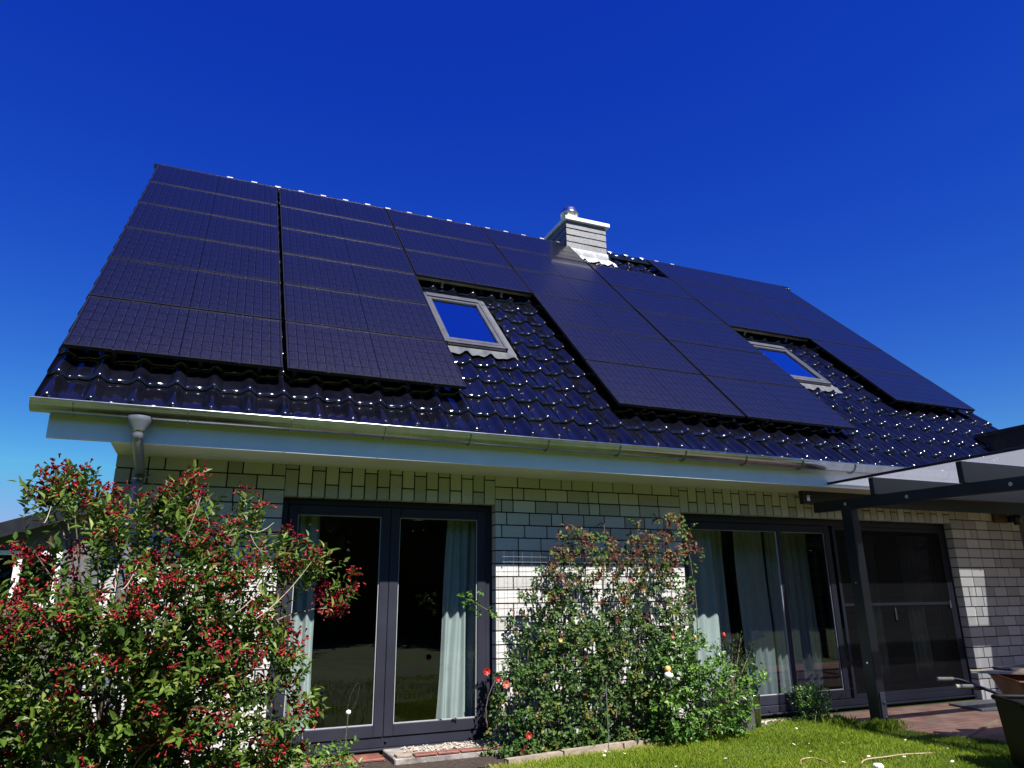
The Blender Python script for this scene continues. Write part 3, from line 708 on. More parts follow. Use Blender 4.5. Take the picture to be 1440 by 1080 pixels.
# curtains (hang inside: things of their own)
def curtain(label, x0, x1, z0, z1, y, folds, amp=.028, xt0=None, xt1=None):
    xt0 = x0 if xt0 is None else xt0; xt1 = x1 if xt1 is None else xt1
    c = MB(); rows = []; ph = random.uniform(0, 6)
    for i in range(folds*10+1):
        t = i/(folds*10); rr = []
        for k in range(9):
            s_ = k/8; xa = x0+(xt0-x0)*s_; xb = x1+(xt1-x1)*s_
            rr.append((xa+(xb-xa)*t+.01*math.sin(k*.8+i*.3), y+amp*(1-.4*s_)*math.sin(t*folds*2*math.pi+ph+.3*math.sin(k)), z0+(z1-z0)*s_))
        rows.append(rr)
    c.grid(rows); return solo('curtain', c, M['curtain'], ((x0+x1)/2, y, z0), label, 'curtain', 'sheer curtains behind the glass doors')
CY = YF+.22
curtain('pale curtain at the left edge inside the left double door', .70, 1.03, .1, 2.3, CY, 3, xt0=.70, xt1=.985)
curtain('pale tapering curtain at the right edge inside the left double door', 2.19, 2.62, .1, 2.3, CY, 4, xt0=2.30, xt1=2.62)
curtain('pale curtain at the far left inside the wide sliding door', 4.98, 5.62, .1, 2.3, CY+.05, 4, .02)
curtain('narrow curtain second from the left inside the sliding door', 5.66, 6.08, .1, 2.3, CY+.42, 4)
curtain('bright edged curtain left of the middle bar of the sliding door', 6.20, 6.66, .1, 2.3, CY+.36, 4, .02)
curtain('curtain right of the middle bar of the sliding door', 6.78, 7.50, .1, 2.3, CY+.44, 6)
curtain('curtain behind the insect screen, left of the screen handle', 7.95, 8.25, .1, 2.3, CY+.05, 3)
curtain('curtain behind the insect screen, right of the screen handle', 8.75, 9.05, .1, 2.3, CY+.05, 3)
sb = thing('sideboard', 'low dark brown sideboard in the dim room behind the left door', 'cabinet', (1.3, 9.0, .065))
w = MB(); w.bbox((.75, 8.8, .17), (1.95, 9.25, .56), .006); part('body', w, M['wood'], sb)
w = MB(); w.bbox((.72, 8.77, .561), (1.98, 9.28, .59), .006); part('top', w, M['wood'], sb)
for x in (.8, 1.9):
    for y in (8.86, 9.2):
        w = MB(); w.tube([(x, y, .065), (x, y, .17)], .02, 8); part('leg', w, M['black'], sb)

# ------------------------------------------------------------------ solar panels
PW, PH = 1.69, .99; PIT = 1.01
cells = MB(); cells.add([(.011, .011, -.0035), (PW-.011, .011, -.0035), (PW-.011, PH-.011, -.0035), (.011, PH-.011, -.0035)], [(0, 1, 2, 3)])
frm = MB()
for lo, hi in (((0, 0, -.035), (.0112, PH, 0)), ((PW-.0112, 0, -.035), (PW, PH, 0)), ((.0113, 0, -.035), (PW-.0113, .0112, -.0002)), ((.0113, PH-.0112, -.035), (PW-.0113, PH, -.0002))): frm.bbox(lo, hi, .0016)
frm.add([(.01, .01, -.03), (PW-.01, .01, -.03), (PW-.01, PH-.01, -.03), (.01, PH-.01, -.03)], [(3, 2, 1, 0)])
clp = MB(); clp.bbox((-.010, -.018, -.03), (.010, -.0012, .0025), .002); clp.lathe((0, -.009, .0026), [(0, 0), (.005, 0), (.005, .003), (0, .004)], 8)
rot = Matrix(((UV[0], DV[0], NV[0]), (UV[1], DV[1], NV[1]), (UV[2], DV[2], NV[2]))).to_euler()
ordn = ['first', 'second', 'third', 'fourth', 'fifth', 'sixth', 'seventh']
rown = ['bottom row', 'second row from the bottom', 'third row from the bottom', 'third row from the ridge', 'second row from the ridge', 'top row under the ridge']
cols_ = [(0.0, range(6)), (1.727, range(6)), (3.437, range(3, 6)), (5.145, range(6)), (6.870, range(5)), (8.583, range(3, 6)), (10.285, range(1, 6))]
proto = None
for ci, (u, rws) in enumerate(cols_):
    for r_ in rws:
        place = f'black solar panel in the {ordn[ci]} column from the left, {rown[r_]}'
        if ci == 2: place = f'black solar panel above the left roof window, {["lowest of three", "middle of three", "topmost of three"][r_-3]}'
        if ci == 5: place = f'black solar panel above the right roof window, {["lowest of three", "middle of three", "topmost of three"][r_-3]}'
        if ci == 6: place = f'black solar panel in the far right column, {["lowest of five", "second from the bottom", "middle one", "second from the top", "topmost of five"][r_-1]}'
        if proto is None:
            p = thing('solar_panel', place, 'solar panel', (0, 0, 0), 'solar panels on the roof'); proto = p
            fo = part('frame', frm, M['blackalu'], p, True); co = part('cells', cells, M['cells'], p, True)
            for cx in (.36, 1.33):
                o = part('clamp', clp, M['blackalu'], p, True); o.location = (cx, 0, 0)
            kids = list(p.children)
        else:
            p = proto.copy(); COL.objects.link(p); p['label'] = place
            for ch in kids:
                c = ch.copy(); COL.objects.link(c); c.parent = p
        p.location = roof(u+random.uniform(-.0015, .0015), r_*PIT+random.uniform(-.001, .001), random.uniform(-.0015, .0015)); p.rotation_euler = rot
# mounting rails under the panels
def rail_thing(label, u0, v0, u1, v1):
    lo = roof(u0, v0, -.1)
    t = thing('mounting_rail', label, 'rail', tuple(lo), 'mounting rails of the solar panels')
    r_ = MB(); a_, b_ = roof(u0, v0, -.060), roof(u1, v1, -.060); r_.beam(a_, b_, .036, .036, NV); part('rail', r_, M['rail'] if v0 == v1 else M['blackalu'], t)
    if v0 == v1:
        n = max(2, int((u1-u0)/.75)); pos = [(u0+(i+.5)*(u1-u0)/n, v0) for i in range(n)]
    else: pos = [(u0, v0+.05)]
    for (u, v) in pos:
        h = MB(); h.beam(roof(u, v, -.078), roof(u, v, -.150), .03, .008, DV); h.beam(roof(u, v-.05, -.135), roof(u, v+.09, -.152), .03, .006, NV)
        h.tube([roof(u, v-.012, -.11), roof(u, v-.024, -.11)], .007, 8); part('roof_hook', h, M['steel' if v0 == v1 else 'blackalu'], t)
for u, lab in ((.36, 'rail end under the first column, left one'), (1.02, 'rail end under the first column, middle one'), (1.5, 'rail end under the first column, right one'),
               (1.80, 'rail end under the second column, left one'), (2.45, 'rail end under the second column, middle one'), (3.12, 'rail end under the second column, right one'),
               (5.5, 'rail end under the fourth column, left one'), (6.3, 'rail end under the fourth column, right one'), (7.2, 'rail end under the fifth column, left one'), (8.1, 'rail end under the fifth column, right one')):
    rail_thing('dark mounting '+lab, u, .02, u, 3.0)
rail_thing('dull brass coloured rail under the panels above the left roof window', 3.40, 3.07, 5.14, 3.07)
rail_thing('dull brass coloured rail under the panels above the right roof window', 8.56, 3.07, 10.28, 3.07)
rail_thing('dark mounting rail end under the far right column of panels', 10.9, 1.03, 10.9, 3.0)

# ------------------------------------------------------------------ pergola
PX = 6.6; GZ = 2.518
pg_ = thing('pergola', 'anthracite pergola with milky glass roof beside the sliding door', 'pergola', (PX, 5.9, 0))
w = MB(); w.bbox((PX-.055, 5.875, .01), (PX+.055, 6.015, 2.24), .006); post = part('post', w, M['pergola'], pg_)
w = MB(); w.bbox((PX-.035, 5.862, .02), (PX+.035, 5.874, .34), .002)
for z in (.10, .24): w.lathe((PX, 5.858, z), [(0, -.011), (.011, -.011), (.011, .011), (0, .011)], 10)
part('post_bracket', w, M['alu'], post)
for z in (1.43, .62):
    w = MB(); w.tube([(PX-.056, 5.94, z), (PX-.066, 5.94, z)], .011, 10); part('bolt', w, M['steel'], post)
w = MB(); w.beam((PX-.0, 6.42, 2.288), (PX-.0, 1.2, 2.175), .075, .115); beam_o = part('side_beam', w, M['pergola'], pg_)
for y in (5.955, 5.17, 4.12, 3.0):
    z = 2.288-(6.42-y)*.02165; w = MB(); w.tube([(PX-.0378, y, z), (PX-.046, y, z)], .02, 12); w.tube([(PX-.046, y, z), (PX-.058, y, z)], .011, 6); part('bolt', w, M['steel'], beam_o)
raf_y = [6.56, 5.545, 4.54, 3.53, 2.52, 1.51]
for i, y in enumerate(raf_y):
    w = MB(); zb = 2.2885+.0585-(6.42-y)*.02165
    w.bbox((PX-.075, y-.03, max(zb, 2.30)), (13.0, y+.03, GZ-.005), .004); rf = part('rafter', w, M['pergola'], pg_)
    if i == 0:
        w = MB(); w.bbox((PX-.02, y-.04, 2.385), (PX+.03, y-.0305, 2.455), .003); part('angle_bracket', w, M['steel'], rf)
for i in range(len(raf_y)-1):
    y1, y0 = raf_y[i], raf_y[i+1]
    for k in range(4):
        xa = PX-.08+k*1.6; w = MB(); w.box((xa+.003, y0+.004, GZ), (xa+1.597, y1-.004, GZ+.008)); part('glass_pane', w, M['milky'], pg_)
w = MB(); w.bbox((PX-.10, 1.4, GZ-.006), (PX-.081, 6.60, GZ+.022), .003); part('edge_trim', w, M['pergola'], pg_)
w = MB(); w.bbox((PX+5.9, 1.3, 0), (PX+6.0, 1.4, 2.25), .006); part('post', w, M['pergola'], pg_)

an = thing('carport', 'black flat roofed carport against the right side of the house', 'carport', (12.2, 4.5, 0))
w = MB(); w.bbox((10.12, 3.0, 3.215), (14.6, 6.74, 3.481), .01); w.bbox((10.99, 6.75, 3.216), (14.6, 9.0, 3.48), .01); part('roof', w, M['black'], an)
w = MB(); w.bbox((10.105, 2.985, 3.44), (10.119, 6.72, 3.50), .004); part('edge_trim', w, M['black'], an)
for x, y in ((14.4, 3.2), (10.3, 3.15), (14.4, 8.8)):
    w = MB(); w.bbox((x-.06, y-.06, 0), (x+.06, y+.06, 3.214), .006); part('post', w, M['black'], an)
w = MB(); w.bbox((10.9, 6.9, 0), (14.5, 7.05, 3.21), .006); part('back_wall', w, M['nwall'], an)
lm = thing('wall_lamp', 'small black lamp on the shaded brick wall beside the wooden block', 'lamp', (10.55, 6.7, 2.28))
w = MB(); w.lathe((10.52, 6.62, 2.22), [(0, 0), (.05, 0), (.055, .12), (.03, .16), (0, .165)], 16); part('lamp_shade', w, M['black'], lm)
w = MB(); w.bbox((10.49, 6.68, 2.26), (10.55, 6.757, 2.36), .004); part('bracket', w, M['black'], lm)
w = MB(); w.bbox((10.19, 6.71, 2.25), (10.46, 6.757, 2.45), .006); solo('wooden_block', w, M['wood'], (10.32, 6.75, 2.25), 'reddish brown wooden block fixed high on the right brick wall', 'board')

# ------------------------------------------------------------------ foliage machinery
def unit(a): return a/(np.linalg.norm(a, axis=-1, keepdims=True)+1e-9)
def leaf_arrays(pos, ax, nrm, L, Wd, fold=.25, droop=.12):
    n = len(pos); ax = unit(ax); side = unit(np.cross(ax, nrm)); up = np.cross(side, ax)
    L = np.asarray(L).reshape(-1, 1); Wd = np.asarray(Wd).reshape(-1, 1)
    V = np.empty((n, 6, 3))
    V[:, 0] = pos
    V[:, 1] = pos+ax*L*.34-side*Wd*.46+up*Wd*fold
    V[:, 2] = pos+ax*L*.68-side*Wd*.36+up*Wd*(fold-.06)-up*L*droop*.4
    V[:, 3] = pos+ax*L-up*L*droop
    V[:, 4] = pos+ax*L*.68+side*Wd*.36+up*Wd*(fold-.06)-up*L*droop*.4
    V[:, 5] = pos+ax*L*.34+side*Wd*.46+up*Wd*fold
    b = (np.arange(n)*6)[:, None]
    F = np.concatenate([b+np.array([0, 3, 2, 1]), b+np.array([0, 5, 4, 3])], 1).reshape(-1, 4)
    return V.reshape(-1, 3), F
def leaves(name, parent, m, pos, ax, nrm, L, Wd, tone, fold=.25, droop=.12):
    V, F = leaf_arrays(pos, ax, nrm, L, Wd, fold, droop)
    return raw(name, V, F, m, parent, False, tone=np.repeat(tone, 2), origin=ORIG[root_of(parent).name])
def inpoly(pts, poly):
    x, y = pts[:, 0], pts[:, 1]; c = np.zeros(len(pts), bool); n = len(poly)
    for i in range(n):
        x0, y0 = poly[i]; x1, y1 = poly[(i+1) % n]
        k = ((y0 > y) != (y1 > y)) & (x < (x1-x0)*(y-y0)/((y1-y0) if y1 != y0 else 1e-9)+x0); c ^= k
    return c
def polydist(pts, poly):
    d = np.full(len(pts), 9.0); n = len(poly)
    for i in range(n):
        a = np.array(poly[i]); b = np.array(poly[(i+1) % n]); ab = b-a
        t = np.clip(((pts-a)@ab)/(ab@ab), 0, 1); d = np.minimum(d, np.linalg.norm(pts-(a+t[:, None]*ab), axis=1))
    return d
def curve(p0, p1, sag, n=8):
    p0 = np.array(p0, float); p1 = np.array(p1, float); s_ = np.array(sag, float)
    return [p0+(p1-p0)*t+s_*4*t*(1-t) for t in np.linspace(0, 1, n)]
def sprigs(centres, dirs, nl, length, rng_, spread=.9):
    """leaves set in pairs along short twigs: returns leaf pos, axis, normal, twig index"""
    P, A, N, I = [], [], [], []
    dirs = unit(dirs)
    for i, (c, d) in enumerate(zip(centres, dirs)):
        a = unit(np.cross(d, rng_.normal(size=3))); b = np.cross(d, a); k = nl
        for q in range(k):
            t = q/(k-1)
            ang = q*2.4+rng_.uniform(-.4, .4)
            o = a*math.cos(ang)+b*math.sin(ang)
            P.append(c+d*length*(t-.3)); ax = unit(o*spread+d*(.45+.5*t)+rng_.normal(size=3)*.22); A.append(ax)
            N.append(unit(np.array([0, 0, 1.])*.9+d*.5-o*.1+rng_.normal(size=3)*.35)); I.append(i)
    return np.array(P), np.array(A), np.array(N), np.array(I)

# ------------------------------------------------------------------ weigela in front, left
WY = 4.75
wroot = thing('weigela_shrub', 'large flowering shrub covered in crimson blossom in the left foreground', 'shrub', (-.35, 4.9, 0))
sil_px = [(-160, 1130), (-160, 900), (-60, 850), (0, 800), (18, 768), (38, 745), (36, 700), (58, 684), (95, 690), (120, 684), (146, 690), (165, 716), (200, 722), (235, 705), (262, 668), (284, 676), (292, 720), (318, 738), (336, 712), (352, 716), (366, 752), (392, 776), (440, 782), (480, 820), (486, 862), (462, 866), (438, 826), (408, 822), (396, 850), (392, 905), (408, 942), (426, 985), (424, 1012), (396, 1030), (404, 1130)]
sil = [tuple(at(a, b, WY)[[0, 2]]) for a, b in sil_px]
lo = np.min(sil, 0); hi = np.max(sil, 0)
def in_volume(n, poly, y0, dmax, k, surf=.55):
    out = []
    while len(out) < n:
        q = rng.uniform(lo_, hi_, size=(4000, 2)); q = q[inpoly(q, poly)]
        if len(q) == 0: continue
        d = polydist(q, poly); hd = np.minimum(dmax, np.sqrt(np.maximum(d, 0))*k)
        sgn = np.where(rng.random(len(q)) < .72, -1, 1)
        mag = np.where(rng.random(len(q)) < surf, rng.uniform(.65, 1, len(q)), rng.uniform(0, .8, len(q)))
        y = y0+sgn*mag*hd
        for (x, z), yy, h in zip(q, y, hd): out.append((x, yy, z, h))
    return np.array(out[:n])
lo_, hi_ = lo, hi
pts = in_volume(4300, sil, WY, .75, 1.0)
def poly3(pp, Y=WY): return [tuple(at(a, b, Y)[[0, 2]]) for a, b in pp]
loose1 = poly3([(-40, 700), (125, 740), (135, 840), (60, 850), (-60, 850)]); loose2 = poly3([(300, 690), (500, 760), (500, 870), (400, 900), (425, 1040), (340, 1060), (330, 880)])
xz = pts[:, [0, 2]]; lump = np.sin(pts[:, 0]*7.1+1.3*np.sin(pts[:, 2]*5.3))*np.sin(pts[:, 2]*6.7+pts[:, 1]*4.1)+.45*np.sin(pts[:, 0]*15+pts[:, 2]*13)
kp = np.clip(.66+.55*lump, .18, 1)*np.where(inpoly(xz, loose1), .16, 1)*np.where(inpoly(xz, loose2), .55, 1)*np.where(pts[:, 2] > 1.25, .75, 1)
pts = pts[rng.random(len(pts)) < kp]
base = np.array([-.35, 4.9, .0])
C = pts[:, :3]; C[:, 2] = np.maximum(C[:, 2], .05)
D = unit(C-np.array([-.35, 4.95, .35]))*.8+np.array([0, -.12, .25])+rng.normal(size=C.shape)*.35
LP, LA, LN, LI = sprigs(C, D, 11, .18, rng)
ct = rng.normal(.52, .17, len(C)); tone = np.clip(ct[LI]+rng.normal(0, .15, len(LP)), 0, 1)
LL = rng.uniform(.030, .070, len(LP)); leaves('foliage', wroot, M['leafw'], LP, LA, LN, LL, LL*rng.uniform(.38, .5, len(LP)), tone)
# flower bunches
fl = rng.choice(len(C), 440, replace=False)
wz = C[fl][:, 2]; keep = rng.random(len(fl)) < np.clip(.30+.45*wz, .25, 1); fl = fl[keep]
FP, FA, FT = [], [], []
extra = [at(a, b, WY-.1) for a, b in ((50, 692), (62, 700), (75, 690), (88, 698), (140, 684), (268, 676), (276, 690), (300, 745), (440, 800), (455, 822), (470, 845), (478, 855), (452, 838), (466, 858), (405, 800), (478, 835), (418, 985), (410, 960), (415, 1000), (240, 890), (232, 900), (285, 880), (60, 775), (70, 785), (330, 830), (350, 850), (370, 870), (378, 845), (25, 845), (130, 700), (25, 772), (40, 780), (110, 775), (100, 810))]
ctr = [C[i]+unit(D[i])*.14 for i in fl]+[np.array(e) for e in extra for _ in (0, 1)]
for c in ctr:
    m_ = rng.integers(9, 20); t0 = rng.normal(.5, .2)
    for q in range(m_):
        d = unit(rng.normal(size=3)+np.array([0, -.3, -.15])); FP.append(c+d*.012+rng.normal(size=3)*np.array([.026,.02,.018])); FA.append(d); FT.append(np.clip(t0+rng.normal(0, .2), 0, 1))
FP = np.array(FP); FA = np.array(FA); FT = np.array(FT)
def trumpets(P, A, L, r):
    """small five-sided flaring tubes"""
    n = len(P); k = 5; A = unit(A); x = unit(np.cross(A, rng.normal(size=A.shape))); y = np.cross(A, x)
    V = np.empty((n, 3*k, 3))
    for lv, (t, rr) in enumerate(((0, .25), (.62, .45), (1.0, 1.0))):
        for q in range(k):
            a_ = 2*math.pi*q/k; V[:, lv*k+q] = P+A*(L*t)[:, None]+(x*math.cos(a_)+y*math.sin(a_))*(r*rr)[:, None]
    F = []
    for lv in range(2):
        for q in range(k): F.append([lv*k+q, lv*k+(q+1) % k, (lv+1)*k+(q+1) % k, (lv+1)*k+q])
    F = (np.arange(n)*3*k)[:, None, None]+np.array(F)[None]
    return V.reshape(-1, 3), F.reshape(-1, 4)
V, F = trumpets(FP, FA, rng.uniform(.018, .032, len(FP)), rng.uniform(.006, .011, len(FP)))
raw('blossom', V, F, M['flower'], wroot, True, tone=np.repeat(FT, 10), origin=ORIG['weigela_shrub'])
st = MB()
sel = rng.choice(len(C), 110, replace=False)
for i in sel:
    b0 = base+np.array([rng.normal(0, .16), rng.normal(0, .16), 0]); p = C[i]
    h = np.linalg.norm(p-b0); st.tube(curve(b0, p, (rng.normal(0, .05), rng.normal(0, .05), .10*h), 8), np.linspace(.011, .0025, 8), 6, False)
for a, b in ((276, 676), (350, 722), (395, 760), (480, 855), (330, 760), (420, 985), (60, 700), (135, 690)):
    p = at(a, b, WY-.05); b0 = base+np.array([rng.normal(0, .1), -.1, .2]); st.tube(curve(b0, p, (0, -.1, .3), 9), np.linspace(.012, .003, 9), 6, False)
part('stem', st, M['stem'], wroot)
for (p, q) in (((282, 700), (250, 775)), ((360, 870), (438, 790)), ((0, 965), (68, 924)), ((180, 890), (140, 830)), ((92, 945), (94, 975)), ((345, 745), (385, 735)), ((352, 752), (376, 775)), ((170, 830), (195, 790)), ((310, 870), (365, 830)), ((60, 735), (72, 712))):
    st = MB(); a_ = at(*p, WY-.62); b_ = at(*q, WY-.55); st.tube(curve(a_, b_, (.0, 0, -.03), 6), np.linspace(.0032, .0018, 6), 6, False)
    part('dead_twig', st, M['twig'], wroot)

# ------------------------------------------------------------------ climbing rose between the doors
RYC = 6.42
rroot = thing('climbing_rose', 'climbing rose with bronze new leaves on the wall between the doors', 'rose', (3.6, 6.5, 0))
rp = [(672, 1075), (690, 1000), (704, 930), (716, 870), (738, 830), (760, 790), (778, 768), (798, 740), (815, 748), (835, 752), (850, 726), (858, 760), (880, 764), (893, 726), (908, 752), (928, 722), (948, 728), (962, 738), (968, 768), (984, 780), (968, 815), (962, 880), (965, 920), (985, 960), (975, 1040), (860, 1062), (760, 1078)]
rs_ = [tuple(at(a, b, RYC)[[0, 2]]) for a, b in rp]
lo_, hi_ = np.min(rs_, 0), np.max(rs_, 0)
pts = in_volume(3600, rs_, RYC, .24, .8, .3)
C = pts[:, :3]; zf = np.clip((C[:, 2]-.15)/1.75, 0, 1)
lump = np.sin(C[:, 0]*9.1+1.3*np.sin(C[:, 2]*6.3))*np.sin(C[:, 2]*8.7+C[:, 1]*3)+.5*np.sin(C[:, 0]*19+C[:, 2]*17)
keep = rng.random(len(C)) < np.where(zf < .55, np.clip(.80+.5*lump, .38, 1), .78*np.clip(.62+.6*lump, .12, 1)); C = C[keep]; zf = zf[keep]
C[:, 2] = np.maximum(C[:, 2], .04); C[:, 1] = np.minimum(C[:, 1], YW-.05)
D = rng.normal(size=C.shape)+np.array([0, -.8, .2])
LP, LA, LN, LI = sprigs(C, D, 7, .085, rng, 1.1)
pb = np.clip((zf-.52)*1.9, 0.02, .80); br = rng.random(len(C)) < pb
ct = np.where(br, rng.uniform(.56, 1.0, len(C)), rng.normal(.34, .13, len(C)))
tone = np.clip(ct[LI]+rng.normal(0, .07, len(LP)), 0, 1)
LL = rng.uniform(.026, .048, len(LP)); leaves('foliage', rroot, M['leafr'], LP, LA, LN+np.array([0, -.5, 0]), LL, LL*rng.uniform(.6, .8, len(LP)), tone, .15, .1)
st = MB()
for i in range(30):
    b0 = np.array([rng.uniform(2.75, 4.65), rng.uniform(6.4, 6.6), .0]); c = C[rng.integers(len(C))]
    b0[0] = c[0]+rng.normal(0, .12); p = c; st.tube(curve(b0, p, (rng.normal(0, .07), rng.normal(0, .04), 0), 9), np.linspace(.008, .003, 9), 6, False)
for a, b in ((800, 742), (850, 736), (895, 738), (935, 726)):
    p = at(a, b, RYC); st.tube(curve((p[0]+rng.normal(0, .1), 6.5, .2), p, (.03, 0, 0), 8), np.linspace(.007, .003, 8), 6, False)
cane_end = at(655, 842, 6.2); st.tube(curve(at(740, 900, 6.4), cane_end, (0, -.02, .03), 8), np.linspace(.005, .003, 8), 6, False)
part('cane', st, M['stem'], rroot)
# the one shoot that reaches across the left door
q = np.array([at(a, b, 6.22) for a, b in ((652, 838), (660, 845), (668, 858), (672, 868), (676, 832), (690, 862), (664, 838), (656, 850), (672, 850), (695, 865))])
LP, LA, LN, LI = sprigs(q, np.tile([-.6, -.3, .3], (len(q), 1))+rng.normal(size=(len(q), 3))*.4, 6, .05, rng)
leaves('foliage', rroot, M['leafb'], LP, LA, LN, np.full(len(LP), .042), np.full(len(LP), .030), np.clip(rng.normal(.5, .2, len(LP)), 0, 1))
def bloom(c, r, m, parent):
    b_ = MB(); c = np.array(c)
    for lay in range(4):
        k = 5+lay; rr = r*(.35+.22*lay)
        for q in range(k):
            t = 2*math.pi*(q+.4*lay)/k; d = np.array([math.cos(t), -.35, math.sin(t)])
            s_ = np.array([-math.sin(t), 0, math.cos(t)])
            p = c+np.array([0, -.3*r*(3-lay)/3, 0]); b_.add([p, p+d*rr*.6-s_*rr*.5, p+d*rr*1.0+np.array([0, -r*.12, 0]), p+d*rr*.6+s_*rr*.5], [(0, 1, 2, 3)], True)
    part('rose_bloom', b_, m, parent)
for (a, b, Y, r, m) in ((684, 944, 6.05, .034, 'bloom'), (711, 962, 6.08, .036, 'salmon'), (700, 955, 6.1, .024, 'bloom'), (743, 1034, 6.02, .03, 'bloom'), (886, 816, 6.15, .022, 'salmon'), (905, 830, 6.15, .02, 'salmon'), (788, 900, 6.15, .02, 'peach')):
    bloom(at(a, b, Y), r, M[m], rroot)

# bright bush to the right of the rose
broot = thing('green_bush', 'bright green leafy bush between the climbing rose and the rattan planter', 'bush', (5.0, 6.25, 0))
bp_ = [(905, 1050), (920, 960), (925, 915), (945, 895), (975, 890), (1000, 915), (1020, 935), (1050, 930), (1072, 940), (1062, 962), (1050, 985), (1040, 1030)]
bs = [tuple(at(a, b, 6.12)[[0, 2]]) for a, b in bp_]; lo_, hi_ = np.min(bs, 0), np.max(bs, 0)
C = in_volume(440, bs, 6.14, .26, .8, .5)[:, :3]; C[:, 2] = np.maximum(C[:, 2], .04)
D = rng.normal(size=C.shape)*.7+np.array([.1, -.5, .5]); LP, LA, LN, LI = sprigs(C, D, 7, .10, rng, 1.1)
LL = rng.uniform(.030, .055, len(LP)); ct = rng.normal(.42, .22, len(C)); leaves('foliage', broot, M['leafb'], LP, LA, LN, LL, LL*.68, np.clip(ct[LI]+rng.normal(0, .1, len(LP)), 0, 1), .12)
st = MB()
for i in range(26):
    c = C[rng.integers(len(C))]; st.tube(curve((rng.uniform(4.7, 5.1), 6.3, 0), c, (0, 0, .05), 6), np.linspace(.006, .002, 6), 6, False)
part('stem', st, M['stem'], broot)
bloom(at(978, 897, 6.0), .022, M['bloom'], broot); bloom(at(945, 895, 6.0), .02, M['salmon'], broot)

# dwarf conifer in its rattan planter
croot = thing('dwarf_conifer', 'small dark upright conifer with one red tip growing in the rattan planter', 'conifer', (5.13, 6.42, .36))
P_, A_, T_ = [], [], []
for (tx, tz, n) in ((1016, 900, 260), (1042, 892, 300), (1058, 905, 320), (1004, 905, 160), (1030, 905, 240)):
    tip = at(tx, tz, 6.4); b0 = np.array([5.13, 6.42, .36])
    for q in range(n):
        t = rng.uniform(.15, 1); c = b0+(tip-b0)*t; rr = .055*(1-t*.75)
        off = rng.normal(size=3)*rr; P_.append(c+off); A_.append(unit(off+np.array([0, 0, .08]))); T_.append(np.clip(rng.normal(.4, .2)+(.3 if rng.random() < .1 else 0), 0, 1))
P_ = np.array(P_); leaves('foliage', croot, M['leafc'], P_, np.array(A_), rng.normal(size=P_.shape), rng.uniform(.02, .04, len(P_)), np.full(len(P_), .010), np.array(T_), .1, 0)
st = MB()
for tx, tz in ((1016, 905), (1042, 897), (1058, 910), (1030, 910)): st.tube([(5.13, 6.42, .33), at(tx, tz, 6.4)], [.012, .004], 6, False)
part('stem', st, M['stem'], croot)
b_ = MB(); tp = at(1018, 893, 6.38); b_.lathe(tuple(tp-np.array([0, 0, .03])), [(0, 0), (.016, .01), (.019, .03), (.012, .05), (0, .06)], 8); part('red_tip', b_, M['bloom'], croot)
pl = thing('rattan_planter', 'tall dark rattan planter standing by the sliding door', 'planter', (5.13, 6.42, .0))
w = MB(); w.prism([(4.99, 6.27), (5.27, 6.27), (5.27, 6.56), (4.99, 6.56)], 2, .008, .36); part('body', w, M['rattan'], pl)
w = MB()
for lo2, hi2 in (((4.98, 6.26, .3605), (5.28, 6.285, .385)), ((4.98, 6.545, .3605), (5.28, 6.57, .385)), ((4.98, 6.2855, .3605), (5.005, 6.5445, .385)), ((5.255, 6.2855, .3605), (5.28, 6.5445, .385))): w.bbox(lo2, hi2, .004)
part('rim', w, M['rattan'], pl)
w = MB(); w.box((5.006, 6.286, .33), (5.254, 6.544, .345)); 
zb_ = thing('zinc_tub', 'small pale zinc tub squeezed beside the rattan planter', 'tub', (5.40, 6.45, 0))
w = MB(); w.lathe((5.40, 6.45, .008), [(0, 0), (.075, 0), (.085, .30), (.090, .305), (.090, .315), (.080, .315), (.072, .02), (0, .02)], 24); part('body', w, M['zinc'], zb_)
w = MB(); w.lathe((5.40, 6.45, .20), [(.0825, -.006), (.0865, 0), (.0835, .006)], 24); part('band', w, M['zincw'], zb_)
st = MB(); 
# small plants
def small_plant(name, label, c, n, L, h, r, m, cat='plant', wdt=.55, tone0=.5):
    t = thing(name, label, cat, (c[0], c[1], .0)); cs = np.array([[c[0]+rng.normal(0, r*.5), c[1]+rng.normal(0, r*.4), rng.uniform(.1, 1)*h] for _ in range(n)])
    cs[:, 0] = np.clip(cs[:, 0], c[0]-r, c[0]+r); cs[:, 1] = np.minimum(cs[:, 1], 6.72)
    d = unit(cs-np.array([c[0], c[1], 0]))+np.array([0, -.1, .5])+rng.normal(size=cs.shape)*.3
    P2, A2, N2, I2 = sprigs(cs, d, 7, .06, rng, 1.0); l2 = rng.uniform(.7, 1.25, len(P2))*L
    leaves('foliage', t, m, P2, A2, N2, l2, l2*wdt, np.clip(rng.normal(tone0, .2, len(P2)), 0, 1), .15)
    s_ = MB()
    for q in cs[:: max(1, n//14)]: s_.tube([(c[0]+rng.normal(0, .02), c[1], 0), q], [.004, .002], 5, False)
    part('stem', s_, M['stem'], t); return t
small_plant('fern', 'small dark feathery plant at the foot of the sliding door', (6.27, 6.50), 260, .030, .34, .21, M['leafb'], tone0=.25)
small_plant('garden_weed', 'fresh green low plant below the left door, left of the concrete step', (.95, 6.0), 90, .040, .24, .28, M['leafb'], tone0=.62)
small_plant('garden_weed', 'pale green weed at the lower right edge of the crimson shrub', (.58, 5.2), 70, .05, .34, .2, M['leafb'], tone0=.6)

